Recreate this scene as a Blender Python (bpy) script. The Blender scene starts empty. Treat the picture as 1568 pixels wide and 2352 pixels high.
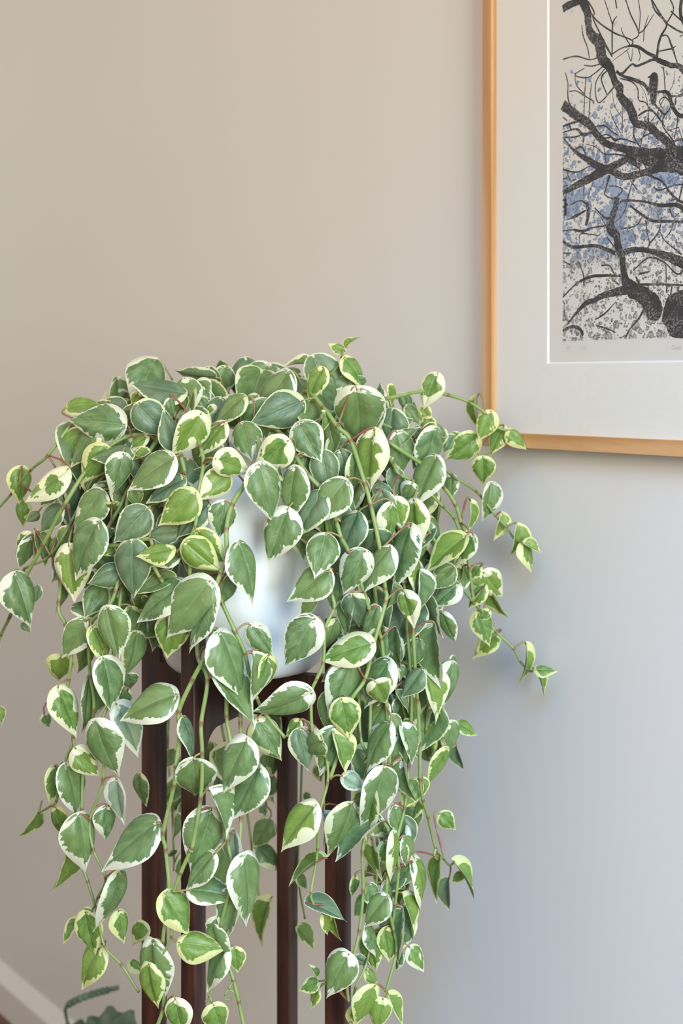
import bpy, bmesh, math, random
from mathutils import Vector, Matrix

# ------------------------------------------------------------------ camera, world, lights, exposure
scene = bpy.context.scene
C = scene.collection
W_PX, H_PX, F_PX = 1568, 2352, 50.0 / 24.0 * 1568
HORIZON, EYE = 872.0, 1.30          # horizon row of the photograph, eye height in metres
VPX = -1600.0                        # vanishing point of the back wall

cam_d = bpy.data.cameras.new('camera')
cam = bpy.data.objects.new('camera', cam_d)
C.objects.link(cam)
cam_d.sensor_fit = 'HORIZONTAL'
cam_d.sensor_width = 24.0
cam_d.lens = 50.0
cam_d.shift_y = -(H_PX / 2 - HORIZON) / W_PX
cam_d.clip_start = 0.05
cam.location = (0, 0, EYE)
cam.rotation_euler = (math.pi / 2, 0, 0)
cam_d.dof.use_dof = True
cam_d.dof.focus_distance = 1.47
cam_d.dof.aperture_fstop = 5.0
scene.camera = cam

world = bpy.data.worlds.new('world')
scene.world = world
world.use_nodes = True
bg = world.node_tree.nodes['Background']
bg.inputs[0].default_value = (1.0, 0.985, 0.935, 1)
bg.inputs[1].default_value = 0.55


def area_light(name, loc, target, sx, sy, energy, color, spread=180):
    ld = bpy.data.lights.new(name, 'AREA')
    ld.shape = 'RECTANGLE'
    ld.size, ld.size_y = sx, sy
    ld.energy = energy
    ld.color = color
    ld.spread = math.radians(spread)
    o = bpy.data.objects.new(name, ld)
    C.objects.link(o)
    o.location = loc
    d = Vector(target) - Vector(loc)
    o.rotation_euler = d.to_track_quat('-Z', 'Y').to_euler()
    return o


# daylight from the big window behind the camera
area_light('window_daylight', (1.25, -1.9, 1.70), (0.15, 1.7, 1.0), 1.3, 1.5, 74, (0.96, 1.0, 0.94), 140)
# cool sky-blue lamp, added overhead and tilted down to tint the lower right wall
area_light('sky_fill', (0.3, -0.6, 2.5), (0.7, 1.2, -0.15), 1.2, 1.0, 20, (0.17, 0.47, 0.95), 72)
# warm lamp added in place of bounce from the unseen ceiling
area_light('ceiling_fill', (-1.3, 0.2, 2.75), (-0.2, 1.9, 1.6), 2.2, 2.2, 21, (1.0, 0.58, 0.29))
# green-tinted lamp added out of view to brighten the far end of the wall
area_light('left_fill', (-2.0, 3.1, 1.75), (-0.95, 3.15, 1.15), 0.7, 1.2, 3.2, (0.95, 1.0, 0.76))

scene.view_settings.view_transform = 'Standard'
scene.view_settings.look = 'None'
scene.view_settings.gamma = 1.0
scene.view_settings.exposure = 0.0
scene.view_settings.use_curve_mapping = False
scene.cycles.use_denoising = True
scene.cycles.max_bounces = 8

# ------------------------------------------------------------------ geometry of the place
# the wall runs from far left to near right; Z_WALL(x) is its depth along the picture column x
Z0 = F_PX * EYE / (2302 - HORIZON)                     # depth of the skirting foot at picture column 0


def wall_depth(px):
    return Z0 * (0 - VPX) / (px - VPX)


def px3(px, py, Z):
    """point at depth Z on the ray of a photograph pixel"""
    return Vector(((px - W_PX / 2) / F_PX * Z, Z, EYE - (py - HORIZON) / F_PX * Z))


_a = px3(0, HORIZON, wall_depth(0))
_b = px3(1568, HORIZON, wall_depth(1568))
T = (_b - _a); T.z = 0; T.normalize()                   # along the wall, to the right
N = Vector((T.y, -T.x, 0))                              # out of the wall, into the room
if N.dot(Vector((0, 0, EYE)) - _a) < 0:
    N = -N


def on_wall(px, py, off):
    """point of the plane parallel to the wall, off metres in front of it"""
    d = px3(px, py, 1.0) - Vector((0, 0, EYE))
    t = (_a + N * off - Vector((0, 0, EYE))).dot(N) / d.dot(N)
    return Vector((0, 0, EYE)) + d * t


# ------------------------------------------------------------------ helpers
def link(name, me, mat=None, parent=None):
    o = bpy.data.objects.new(name, me)
    C.objects.link(o)
    if mat and not me.materials:
        me.materials.append(mat)
    if parent:
        o.parent = parent
    return o


def mesh_obj(name, bm, mat=None, parent=None, smooth=False):
    me = bpy.data.meshes.new(name)
    bm.normal_update()
    bm.to_mesh(me)
    bm.free()
    if smooth:
        for p in me.polygons:
            p.use_smooth = True
    return link(name, me, mat, parent)


def empty(name, loc=(0, 0, 0), rot=(0, 0, 0)):
    o = bpy.data.objects.new(name, None)
    C.objects.link(o)
    o.location = loc
    o.rotation_euler = rot
    o.empty_display_size = 0.05
    return o


def tag(o, label, cat, group=None):
    o['label'] = label
    o['category'] = cat
    if group:
        o['group'] = group
    return o


def add_box(bm, x0, x1, y0, y1, z0, z1):
    v = [bm.verts.new((x, y, z)) for x in (x0, x1) for y in (y0, y1) for z in (z0, z1)]
    for f in ((0, 1, 3, 2), (4, 6, 7, 5), (0, 4, 5, 1), (2, 3, 7, 6), (0, 2, 6, 4), (1, 5, 7, 3)):
        bm.faces.new([v[i] for i in f])
    return v


def bevelled_box(dims, w=0.002, seg=2):
    bm = bmesh.new()
    add_box(bm, *dims)
    bmesh.ops.recalc_face_normals(bm, faces=bm.faces)
    bmesh.ops.bevel(bm, geom=list(bm.edges), offset=w, segments=seg, affect='EDGES', profile=0.5)
    return bm


def extrude_poly(bm, pts, z0, z1):
    """prism of a 2-D outline (x, y) between z0 and z1"""
    lo = [bm.verts.new((x, y, z0)) for x, y in pts]
    hi = [bm.verts.new((x, y, z1)) for x, y in pts]
    n = len(pts)
    bm.faces.new(list(reversed(lo)))
    bm.faces.new(hi)
    for i in range(n):
        bm.faces.new([lo[i], lo[(i + 1) % n], hi[(i + 1) % n], hi[i]])
    bmesh.ops.recalc_face_normals(bm, faces=bm.faces)


def lathe(bm, prof, seg=64):
    rings = []
    for r, z in prof:
        if r < 1e-6:
            rings.append([bm.verts.new((0, 0, z))])
        else:
            rings.append([bm.verts.new((r * math.cos(2 * math.pi * k / seg), r * math.sin(2 * math.pi * k / seg), z)) for k in range(seg)])
    for a, b in zip(rings, rings[1:]):
        for k in range(seg):
            k2 = (k + 1) % seg
            if len(a) == 1 and len(b) == 1:
                continue
            if len(a) == 1:
                bm.faces.new([a[0], b[k], b[k2]])
            elif len(b) == 1:
                bm.faces.new([a[k], b[0], a[k2]])
            else:
                bm.faces.new([a[k], b[k], b[k2], a[k2]])
    bmesh.ops.recalc_face_normals(bm, faces=bm.faces)


def catmull(pts, sub=5):
    out = []
    n = len(pts)
    if n < 3:
        for i in range(n - 1):
            for k in range(sub):
                out.append(pts[i].lerp(pts[i + 1], k / sub))
        out.append(pts[-1])
        return out
    for i in range(n - 1):
        p0 = pts[i - 1] if i > 0 else pts[0] * 2 - pts[1]
        p1, p2 = pts[i], pts[i + 1]
        p3 = pts[i + 2] if i + 2 < n else pts[-1] * 2 - pts[-2]
        for k in range(sub):
            t = k / sub
            out.append(0.5 * ((2 * p1) + (p2 - p0) * t + (2 * p0 - 5 * p1 + 4 * p2 - p3) * t * t + (3 * p1 - p0 - 3 * p2 + p3) * t ** 3))
    out.append(pts[-1])
    return out


def tube(verts, faces, pts, radii, seg=7):
    """append a tube along pts to plain vertex and face lists; returns the ring index of every vertex"""
    ring_of = []
    start = len(verts)
    up = Vector((0.31, 0.83, 0.47))
    n = len(pts)
    prev = None
    for i, p in enumerate(pts):
        d = (pts[min(i + 1, n - 1)] - pts[max(i - 1, 0)])
        if d.length < 1e-9:
            d = Vector((0, 0, 1))
        d.normalize()
        if prev is None:
            a = d.cross(up)
        else:
            a = prev - d * prev.dot(d)
        if a.length < 1e-6:
            a = d.orthogonal()
        a.normalize()
        prev = a
        b = d.cross(a)
        for k in range(seg):
            w = 2 * math.pi * k / seg
            verts.append(p + (a * math.cos(w) + b * math.sin(w)) * radii[i])
            ring_of.append(i)
    for i in range(n - 1):
        for k in range(seg):
            k2 = (k + 1) % seg
            faces.append((start + i * seg + k, start + i * seg + k2, start + (i + 1) * seg + k2, start + (i + 1) * seg + k))
    faces.append(tuple(start + k for k in reversed(range(seg))))
    faces.append(tuple(start + (n - 1) * seg + k for k in range(seg)))
    return ring_of


# ------------------------------------------------------------------ materials
class NT:
    """a few shorthands for node trees"""
    def __init__(self, name):
        self.m = bpy.data.materials.new(name)
        self.m.use_nodes = True
        self.t = self.m.node_tree
        self.bsdf = self.t.nodes['Principled BSDF']
        self.out = self.t.nodes['Material Output']

    def n(self, kind, **kw):
        nd = self.t.nodes.new(kind)
        for k, v in kw.items():
            setattr(nd, k, v)
        return nd

    def l(self, a, b):
        self.t.links.new(a, b)

    def math(self, op, a, b=None, c=None, clamp=False):
        nd = self.n('ShaderNodeMath', operation=op, use_clamp=clamp)
        for i, v in enumerate((a, b, c)):
            if v is None:
                continue
            if isinstance(v, (int, float)):
                nd.inputs[i].default_value = v
            else:
                self.l(v, nd.inputs[i])
        return nd.outputs[0]

    def mix(self, fac, a, b, mode='MIX'):
        nd = self.n('ShaderNodeMix', data_type='RGBA', blend_type=mode)
        for i, v in ((0, fac), (6, a), (7, b)):
            if isinstance(v, (int, float)):
                nd.inputs[i].default_value = v
            elif isinstance(v, tuple):
                nd.inputs[i].default_value = v if len(v) == 4 else v + (1,)
            else:
                self.l(v, nd.inputs[i])
        return nd.outputs[2]

    def ramp(self, v, lo, hi, a=0.0, b=1.0):
        nd = self.n('ShaderNodeMapRange', interpolation_type='SMOOTHSTEP')
        self.l(v, nd.inputs[0])
        for i, x in ((1, lo), (2, hi), (3, a), (4, b)):
            if isinstance(x, (int, float)):
                nd.inputs[i].default_value = x
            else:
                self.l(x, nd.inputs[i])
        return nd.outputs[0]

    def comb(self, x, y, z):
        nd = self.n('ShaderNodeCombineXYZ')
        for i, v in enumerate((x, y, z)):
            if isinstance(v, (int, float)):
                nd.inputs[i].default_value = v
            else:
                self.l(v, nd.inputs[i])
        return nd.outputs[0]

    def noise(self, vec, scale, detail=2.0, rough=0.5, dist=0.0):
        nd = self.n('ShaderNodeTexNoise')
        if vec is not None:
            self.l(vec, nd.inputs['Vector'])
        nd.inputs['Scale'].default_value = scale
        nd.inputs['Detail'].default_value = detail
        nd.inputs['Roughness'].default_value = rough
        nd.inputs['Distortion'].default_value = dist
        return nd.outputs[0]

    def coord(self, which='Object'):
        return self.n('ShaderNodeTexCoord').outputs[which]

    def scaled(self, vec, s):
        nd = self.n('ShaderNodeMapping')
        self.l(vec, nd.inputs[0])
        nd.inputs['Scale'].default_value = s
        return nd.outputs[0]

    def bump(self, h, strength, dist):
        nd = self.n('ShaderNodeBump')
        nd.inputs['Strength'].default_value = strength
        nd.inputs['Distance'].default_value = dist
        self.l(h, nd.inputs['Height'])
        self.l(nd.outputs[0], self.bsdf.inputs['Normal'])

    def set(self, **kw):
        for k, v in kw.items():
            s = self.bsdf.inputs[k.replace('_', ' ')]
            if isinstance(v, (int, float)):
                s.default_value = v
            elif isinstance(v, tuple):
                s.default_value = v if len(v) == 4 else v + (1,)
            else:
                self.l(v, s)
        return self.m


def leaf_material(name, margin, m_mean, m_low, m_hi, greens, yellowish=0.0, brown=0.0):
    k = NT(name)
    oi = k.n('ShaderNodeObjectInfo').outputs['Random']
    geo = k.n('ShaderNodeNewGeometry')
    isl = geo.outputs['Random Per Island']
    seed = k.math('MULTIPLY', k.math('ADD', oi, isl), 53.0)
    uv = k.n('ShaderNodeUVMap', uv_map='leaf_uv').outputs[0]
    sep = k.n('ShaderNodeSeparateXYZ')
    k.l(uv, sep.inputs[0])
    u = sep.outputs[0]
    v = k.math('MULTIPLY_ADD', sep.outputs[1], 2.0, -1.0)
    av = k.math('ABSOLUTE', v)
    side = k.math('MULTIPLY', k.math('SIGN', v), 3.1)
    edge = k.n('ShaderNodeAttribute', attribute_name='edge').outputs['Fac']
    a = k.math('MULTIPLY_ADD', av, -0.30, u)                 # runs along the side veins
    n_hi = k.noise(k.comb(k.math('MULTIPLY', a, 11.0), k.math('ADD', k.math('MULTIPLY', v, 1.4), side), seed), 1.0, 2.5, 0.65)
    n_lo = k.noise(k.comb(k.math('MULTIPLY', u, 2.2), k.math('MULTIPLY', v, 0.9), k.math('ADD', seed, 17.0)), 1.0, 1.0, 0.5)
    lo = k.ramp(n_lo, 0.46, 0.78, 0.0, m_low)
    t = k.math('ADD', k.math('ADD', lo, m_mean), k.math('MULTIPLY', k.math('SUBTRACT', n_hi, 0.47), m_hi))
    t = k.math('MAXIMUM', t, 0.010)
    d = k.math('SUBTRACT', edge, t)
    green_mask = k.ramp(d, -0.004, 0.006)
    # green: two tones, pale streaks running with the veins, paler midrib
    n_g = k.noise(k.comb(k.math('MULTIPLY', a, 5.0), k.math('MULTIPLY', v, 1.5), k.math('ADD', seed, 31.0)), 1.0, 3.0, 0.6)
    n_s = k.noise(k.comb(k.math('MULTIPLY', a, 30.0), k.math('ADD', k.math('MULTIPLY', v, 5.0), side), k.math('ADD', seed, 7.0)), 1.0, 3.0, 0.7)
    col = k.mix(k.ramp(n_g, 0.35, 0.65), greens[0] + (1,), greens[1] + (1,))
    streak = k.math('MULTIPLY', k.ramp(n_s, 0.50, 0.72), k.ramp(k.noise(k.comb(u, v, seed), 2.0, 1.0), 0.45, 0.65))
    col = k.mix(k.math('MULTIPLY', streak, 0.55), col, greens[2] + (1,))
    tone = k.math('FRACT', k.math('MULTIPLY', seed, 3.7))
    col = k.mix(k.math('MULTIPLY', tone, 0.55), col, greens[3] + (1,))
    rib = k.ramp(av, 0.0, 0.05, 0.45, 0.0)
    col = k.mix(rib, col, (0.26, 0.37, 0.16, 1))
    mar = k.mix(k.ramp(n_g, 0.3, 0.7), margin[0] + (1,), margin[1] + (1,))
    if brown:
        n_b = k.noise(k.comb(k.math('MULTIPLY', u, 9.0), k.math('MULTIPLY', v, 5.0), seed), 1.0, 4.0, 0.7)
        bm_ = k.math('MULTIPLY', k.ramp(n_b, 0.64, 0.70), k.ramp(k.math('FRACT', k.math('MULTIPLY', seed, 1.37)), 0.72, 0.76))
        mar = k.mix(k.math('MULTIPLY', bm_, brown), mar, (0.22, 0.11, 0.05, 1))
    full = k.mix(green_mask, mar, col)
    # underside paler and greyer
    full = k.mix(k.math('MULTIPLY', geo.outputs['Backfacing'], 0.45), full, (0.34, 0.42, 0.22, 1))
    vein = k.math('SINE', k.math('MULTIPLY', k.math('ADD', k.math('MULTIPLY_ADD', av, -0.25, a), k.math('MULTIPLY', n_lo, 0.15)), 34.0))
    h = k.math('ADD', k.math('MULTIPLY', vein, k.ramp(av, 0.0, 0.9, 0.10, 0.02)), k.math('MULTIPLY', k.ramp(av, 0.0, 0.12), 1.6))
    h = k.math('ADD', h, k.math('MULTIPLY', n_g, 1.5))
    k.bump(h, 0.45, 0.0010)
    k.set(Base_Color=full, Roughness=0.40, Specular_IOR_Level=0.5)
    tr = k.n('ShaderNodeBsdfTranslucent')
    k.l(full, tr.inputs[0])
    ms = k.n('ShaderNodeMixShader')
    ms.inputs[0].default_value = 0.16
    k.l(k.bsdf.outputs[0], ms.inputs[1])
    k.l(tr.outputs[0], ms.inputs[2])
    k.l(ms.outputs[0], k.out.inputs[0])
    return k.m


G_MID = ((0.082, 0.162, 0.052), (0.175, 0.275, 0.110), (0.37, 0.47, 0.27), (0.20, 0.29, 0.08))
G_GREY = ((0.086, 0.155, 0.075), (0.155, 0.240, 0.135), (0.32, 0.41, 0.29), (0.19, 0.265, 0.11))
G_YOUNG = ((0.085, 0.190, 0.032), (0.180, 0.305, 0.068), (0.40, 0.50, 0.18), (0.26, 0.36, 0.055))
MAT = {}
MAT['W'] = leaf_material('leaf_white_margin', ((0.79, 0.79, 0.66), (0.70, 0.73, 0.50)), 0.019, 0.115, 0.170, G_MID, brown=0.9)
MAT['Y'] = leaf_material('leaf_yellow_margin', ((0.70, 0.72, 0.26), (0.74, 0.76, 0.42)), 0.034, 0.120, 0.160, G_YOUNG)
MAT['C'] = leaf_material('leaf_cream', ((0.80, 0.80, 0.56), (0.78, 0.78, 0.46)), 0.050, 0.24, 0.18, G_YOUNG)
MAT['G'] = leaf_material('leaf_green', ((0.72, 0.74, 0.50), (0.66, 0.70, 0.40)), 0.012, 0.045, 0.060, G_GREY)
MAT['D'] = leaf_material('leaf_dark_green', ((0.68, 0.70, 0.36), (0.70, 0.70, 0.46)), 0.018, 0.080, 0.100, G_MID)
MAT['P'] = leaf_material('leaf_pale', ((0.76, 0.80, 0.66), (0.70, 0.75, 0.58)), 0.050, 0.12, 0.10,
                         ((0.22, 0.33, 0.20), (0.30, 0.40, 0.27), (0.44, 0.52, 0.40), (0.26, 0.36, 0.22)))

# stems: green with red-brown nodes
k = NT('stem_green')
nd = k.n('ShaderNodeAttribute', attribute_name='node').outputs['Fac']
nz = k.noise(k.coord(), 40.0, 2.0)
base = k.mix(k.ramp(nz, 0.35, 0.7), (0.20, 0.30, 0.075), (0.28, 0.36, 0.12))
k.set(Base_Color=k.mix(nd, base, (0.17, 0.055, 0.032)), Roughness=0.42)
MAT['stem'] = k.m
k = NT('petiole_red')
nz = k.noise(k.coord(), 2.0, 2.0)
k.set(Base_Color=k.mix(k.ramp(nz, 0.40, 0.62), (0.26, 0.075, 0.050), (0.30, 0.24, 0.09)), Roughness=0.45)
MAT['petiole'] = k.m

k = NT('dark_wood')
v = k.scaled(k.coord(), (60.0, 60.0, 5.0))
g = k.noise(v, 1.0, 4.0, 0.6, 0.6)
g2 = k.noise(k.scaled(k.coord(), (220.0, 220.0, 14.0)), 1.0, 2.0, 0.5)
wcol = k.mix(k.ramp(g, 0.30, 0.72), (0.022, 0.0078, 0.0050), (0.095, 0.029, 0.0150))
wcol = k.mix(k.math('MULTIPLY', k.ramp(g2, 0.5, 0.75), 0.35), wcol, (0.008, 0.004, 0.003))
k.bump(g2, 0.12, 0.001)
k.set(Base_Color=wcol, Roughness=0.42)
MAT['dark_wood'] = k.m

k = NT('white_ceramic')
nz = k.noise(k.scaled(k.coord(), (6, 6, 6)), 1.0, 2.0)
k.bump(nz, 0.06, 0.01)
k.set(Base_Color=(0.88, 0.91, 0.92), Roughness=0.34, Coat_Weight=0.12, Coat_Roughness=0.12)
MAT['ceramic'] = k.m

k = NT('soil')
nz = k.noise(k.coord(), 120.0, 5.0, 0.7)
k.bump(nz, 0.8, 0.01)
k.set(Base_Color=k.mix(nz, (0.010, 0.007, 0.005), (0.06, 0.04, 0.025)), Roughness=0.95)
MAT['soil'] = k.m

k = NT('painted_plaster')
co = k.coord()
n1 = k.noise(co, 2.2, 3.0, 0.6)
n2 = k.noise(co, 160.0, 3.0, 0.6)
n3 = k.noise(co, 9.0, 4.0, 0.6)
k.bump(k.math('ADD', k.math('MULTIPLY', n2, 0.22), k.math('MULTIPLY', n3, 0.6)), 0.12, 0.004)
k.set(Base_Color=k.mix(n1, (0.655, 0.640, 0.610), (0.685, 0.670, 0.640)), Roughness=0.55, Specular_IOR_Level=0.35)
MAT['plaster'] = k.m

k = NT('painted_skirting')
n1 = k.noise(k.coord(), 8.0, 3.0)
k.set(Base_Color=k.mix(n1, (0.66, 0.62, 0.57), (0.70, 0.66, 0.61)), Roughness=0.35)
MAT['skirting'] = k.m

k = NT('floor_boards')
co = k.coord()
g = k.noise(k.scaled(co, (2.0, 26.0, 1.0)), 1.0, 4.0, 0.6, 0.5)
k.set(Base_Color=k.mix(g, (0.085, 0.030, 0.014), (0.16, 0.062, 0.030)), Roughness=0.38)
MAT['floor'] = k.m


def pine(name, axis):
    k = NT(name)
    s = [26.0, 26.0, 26.0]
    s[axis] = 2.2
    co = k.coord()
    w = k.n('ShaderNodeTexWave', wave_type='RINGS', rings_direction='XYZ'[axis])
    k.l(k.scaled(co, tuple(s)), w.inputs[0])
    w.inputs['Scale'].default_value = 0.9
    w.inputs['Distortion'].default_value = 5.0
    w.inputs['Detail'].default_value = 2.0
    w.inputs['Detail Scale'].default_value = 0.8
    f = k.noise(k.scaled(co, tuple(x * 9 for x in s)), 1.0, 2.0)
    c = k.mix(w.outputs[1], (0.47, 0.235, 0.085), (0.62, 0.365, 0.170))
    c = k.mix(k.math('MULTIPLY', k.ramp(f, 0.5, 0.8), 0.3), c, (0.37, 0.17, 0.06))
    k.set(Base_Color=c, Roughness=0.42)
    return k.m


MAT['pine_x'] = pine('pine_rail', 0)
MAT['pine_y'] = pine('pine_stile', 1)

k = NT('mat_board')
nz = k.noise(k.coord(), 400.0, 2.0)
k.bump(nz, 0.05, 0.001)
k.set(Base_Color=(0.745, 0.74, 0.695), Roughness=0.8)
MAT['mat'] = k.m
k = NT('mat_bevel')
nz = k.noise(k.coord(), 300.0, 2.0)
k.set(Base_Color=k.mix(nz, (0.74, 0.75, 0.75), (0.78, 0.78, 0.78)), Roughness=0.7)
MAT['bevel'] = k.m

k = NT('picture_glass')
gl = k.n('ShaderNodeBsdfGlossy'); gl.inputs['Roughness'].default_value = 0.02
tp = k.n('ShaderNodeBsdfTransparent')
fr = k.n('ShaderNodeFresnel'); fr.inputs[0].default_value = 1.45
nz = k.noise(k.coord(), 3.0)
gb = k.n('ShaderNodeNewGeometry').outputs['Backfacing']
fac = k.math('MULTIPLY', k.math('MULTIPLY_ADD', nz, 0.001, fr.outputs[0]), k.math('SUBTRACT', 1.0, gb))
ms = k.n('ShaderNodeMixShader')
k.l(fac, ms.inputs[0]); k.l(tp.outputs[0], ms.inputs[1]); k.l(gl.outputs[0], ms.inputs[2])
k.l(ms.outputs[0], k.out.inputs[0])
MAT['glass'] = k.m

k = NT('print_ink')
co = k.coord()
nz = k.noise(co, 420.0, 3.0, 0.7)
n2 = k.noise(co, 45.0, 2.0, 0.6)
fl = k.math('MULTIPLY', k.ramp(nz, 0.47, 0.62), k.ramp(n2, 0.36, 0.60))
k.set(Base_Color=k.mix(k.math('MULTIPLY', fl, 0.75), (0.022, 0.021, 0.021), (0.30, 0.29, 0.28)), Roughness=0.8)
MAT['ink'] = k.m
k = NT('pencil')
nz = k.noise(k.coord(), 500.0)
k.set(Base_Color=k.mix(nz, (0.34, 0.33, 0.31), (0.5, 0.49, 0.46)), Roughness=0.9)
MAT['pencil'] = k.m

# ------------------------------------------------------------------ the setting
s_lo, s_hi = -2.2, 4.2


def wall_pt(s, off, z):
    p = _a + T * s + N * off
    return (p.x, p.y, z)


def wall_prism(name, prof, mat, kind='structure'):
    """extrude a profile (off, z) along the wall"""
    bm = bmesh.new()
    lo = [bm.verts.new(wall_pt(s_lo, o, z)) for o, z in prof]
    hi = [bm.verts.new(wall_pt(s_hi, o, z)) for o, z in prof]
    n = len(prof)
    bm.faces.new(lo); bm.faces.new(list(reversed(hi)))
    for i in range(n):
        bm.faces.new([lo[i], lo[(i + 1) % n], hi[(i + 1) % n], hi[i]])
    bmesh.ops.recalc_face_normals(bm, faces=bm.faces)
    o = mesh_obj(name, bm, mat)
    o['kind'] = kind
    return o


wall = wall_prism('wall_back', [(0, -0.02), (0, 2.8), (-0.12, 2.8), (-0.12, -0.02)], MAT['plaster'])
wall['label'] = 'plain warm off-white plastered wall behind the plant'
H_SK = 0.0885
base = wall_prism('baseboard_back', [(-0.004, 0.0), (0.020, 0.0), (0.020, H_SK - 0.030), (0.019, H_SK - 0.026), (0.0035, H_SK - 0.003), (0.0015, H_SK), (-0.004, H_SK)], MAT['skirting'])
base['label'] = 'painted skirting board with a sloped top edge along the wall'
bm = bmesh.new()
fl = [wall_pt(s_lo, -0.05, 0), wall_pt(s_hi, -0.05, 0), wall_pt(s_hi, 4.5, 0), wall_pt(s_lo, 4.5, 0)]
lo = [bm.verts.new((x, y, -0.04)) for x, y, z in fl]
hi = [bm.verts.new((x, y, 0.0)) for x, y, z in fl]
bm.faces.new(hi); bm.faces.new(list(reversed(lo)))
for i in range(4):
    bm.faces.new([lo[i], lo[(i + 1) % 4], hi[(i + 1) % 4], hi[i]])
bmesh.ops.recalc_face_normals(bm, faces=bm.faces)
floor = mesh_obj('floor', bm, MAT['floor'])
floor['kind'] = 'structure'
floor['label'] = 'dark reddish brown timber floor'

# ------------------------------------------------------------------ framed print
FR_D, FR_W, LIP = 0.022, 0.017, 0.006                    # frame depth, face width, glass recess
corner = on_wall(1107, 1024, FR_D)                       # outer lower left corner of the frame face
org = corner - N * FR_D
rot = Matrix((T, Vector((0, 0, 1)), N)).transposed()     # local x along the wall, y up, z out
pic = empty('framed_print', org, rot.to_euler())
tag(pic, 'pine framed black and blue tree print with a perched bird on the wall', 'picture')


def fxy(px, py, off=FR_D - LIP):
    q = rot.transposed() @ (on_wall(px, py, off) - org)
    return q.x, q.y


FW, FH = 0.615, 0.80
# rails: mitred bars with a rabbet
def rail(name, a, b, inn_a, inn_b, mat):
    bm = bmesh.new()
    o0, o1 = Vector(a), Vector(b)
    i0, i1 = Vector(inn_a), Vector(inn_b)
    pts = [(o0, 0.001), (o1, 0.001), (i1, 0.001), (i0, 0.001), (o0, FR_D), (o1, FR_D), (i1, FR_D), (i0, FR_D)]
    v = [bm.verts.new((p.x, p.y, z)) for p, z in pts]
    for f in ((3, 2, 1, 0), (4, 5, 6, 7), (0, 1, 5, 4), (1, 2, 6, 5), (2, 3, 7, 6), (3, 0, 4, 7)):
        bm.faces.new([v[i] for i in f])
    bmesh.ops.recalc_face_normals(bm, faces=bm.faces)
    bmesh.ops.bevel(bm, geom=list(bm.edges), offset=0.0007, segments=2, affect='EDGES', profile=0.5)
    return mesh_obj(name, bm, mat, pic)


w = FR_W
rail('frame_rail', (0, 0), (FW, 0), (w, w), (FW - w, w), MAT['pine_x'])
rail('frame_rail', (FW, FH), (0, FH), (FW - w, FH - w), (w, FH - w), MAT['pine_x'])
rail('frame_rail', (0, FH), (0, 0), (w, FH - w), (w, w), MAT['pine_y'])
rail('frame_rail', (FW, 0), (FW, FH), (FW - w, w), (FW - w, FH - w), MAT['pine_y'])
g0 = w - 0.003
ZM, ZG = FR_D - LIP - 0.0015, FR_D - LIP                 # mat face, glass face
bx0, by0 = fxy(1256, 836, ZM)
bx1, by1 = fxy(1262, 831, ZM)
bev = 0.0022
WX0, WY0, WX1, WY1 = bx0, by0, FW - bx0, FH - by0        # mat window
bm = bmesh.new()
for x0, x1, y0, y1 in ((g0, WX0, g0, FH - g0), (WX1, FW - g0, g0, FH - g0), (WX0, WX1, g0, WY0), (WX0, WX1, WY1, FH - g0)):
    add_box(bm, x0, x1, y0, y1, ZM - 0.0022, ZM)
bmesh.ops.remove_doubles(bm, verts=bm.verts, dist=1e-6)
mesh_obj('mat_board', bm, MAT['mat'], pic)
bm = bmesh.new()
oc = [(WX0, WY0), (WX1, WY0), (WX1, WY1), (WX0, WY1)]
ic = [(WX0 + bev, WY0 + bev), (WX1 - bev, WY0 + bev), (WX1 - bev, WY1 - bev), (WX0 + bev, WY1 - bev)]
vo = [bm.verts.new((x, y, ZM)) for x, y in oc]
vi = [bm.verts.new((x, y, ZM - 0.0020)) for x, y in ic]
for i in range(4):
    bm.faces.new([vo[i], vo[(i + 1) % 4], vi[(i + 1) % 4], vi[i]])
bmesh.ops.recalc_face_normals(bm, faces=bm.faces)
b_ = mesh_obj('mat_bevel', bm, MAT['bevel'], pic)
b_['label'] = 'thin bright white bevel of the mat window'
ZP = ZM - 0.0024
# sheet of paper, its inked area in its own coordinates
PX0, PY0 = fxy(1292, 783, ZP)
PX1, PY1 = FW - PX0, FH - PY0 * 0.75
k = NT('print_paper')
co = k.coord()
sp = k.n('ShaderNodeSeparateXYZ'); k.l(co, sp.inputs[0])
X, Y = sp.outputs[0], sp.outputs[1]
_, y_mid = fxy(1430, 500, ZP)
_, y_top = fxy(1430, 0, ZP)
# wobbling borders of the inked area
nb = k.noise(co, 300.0, 2.0)
bx = k.ramp(k.math('ADD', X, k.math('MULTIPLY', nb, 0.004)), PX0 + 0.001, PX0 + 0.0035)
bxr = k.ramp(k.math('ADD', X, k.math('MULTIPLY', nb, 0.004)), PX1 - 0.001, PX1 + 0.001, 1, 0)
by = k.ramp(k.math('ADD', Y, k.math('MULTIPLY', nb, 0.004)), PY0 + 0.001, PY0 + 0.003)
byt = k.ramp(Y, PY1 - 0.001, PY1 + 0.001, 1, 0)
inside = k.math('MULTIPLY', k.math('MULTIPLY', bx, bxr), k.math('MULTIPLY', by, byt))
h = k.ramp(Y, PY0, y_top)                                 # 0 at the foot, 1 at the top of the view
wob = k.n('ShaderNodeMixRGB'); wob.blend_type = 'ADD'; wob.inputs[0].default_value = 1.0
nvec = k.n('ShaderNodeTexNoise'); nvec.inputs['Scale'].default_value = 150.0
k.l(co, nvec.inputs['Vector'])
sc_ = k.n('ShaderNodeVectorMath', operation='SCALE'); k.l(nvec.outputs[1], sc_.inputs[0]); sc_.inputs['Scale'].default_value = 0.006
k.l(co, wob.inputs[1]); k.l(sc_.outputs[0], wob.inputs[2])
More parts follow.
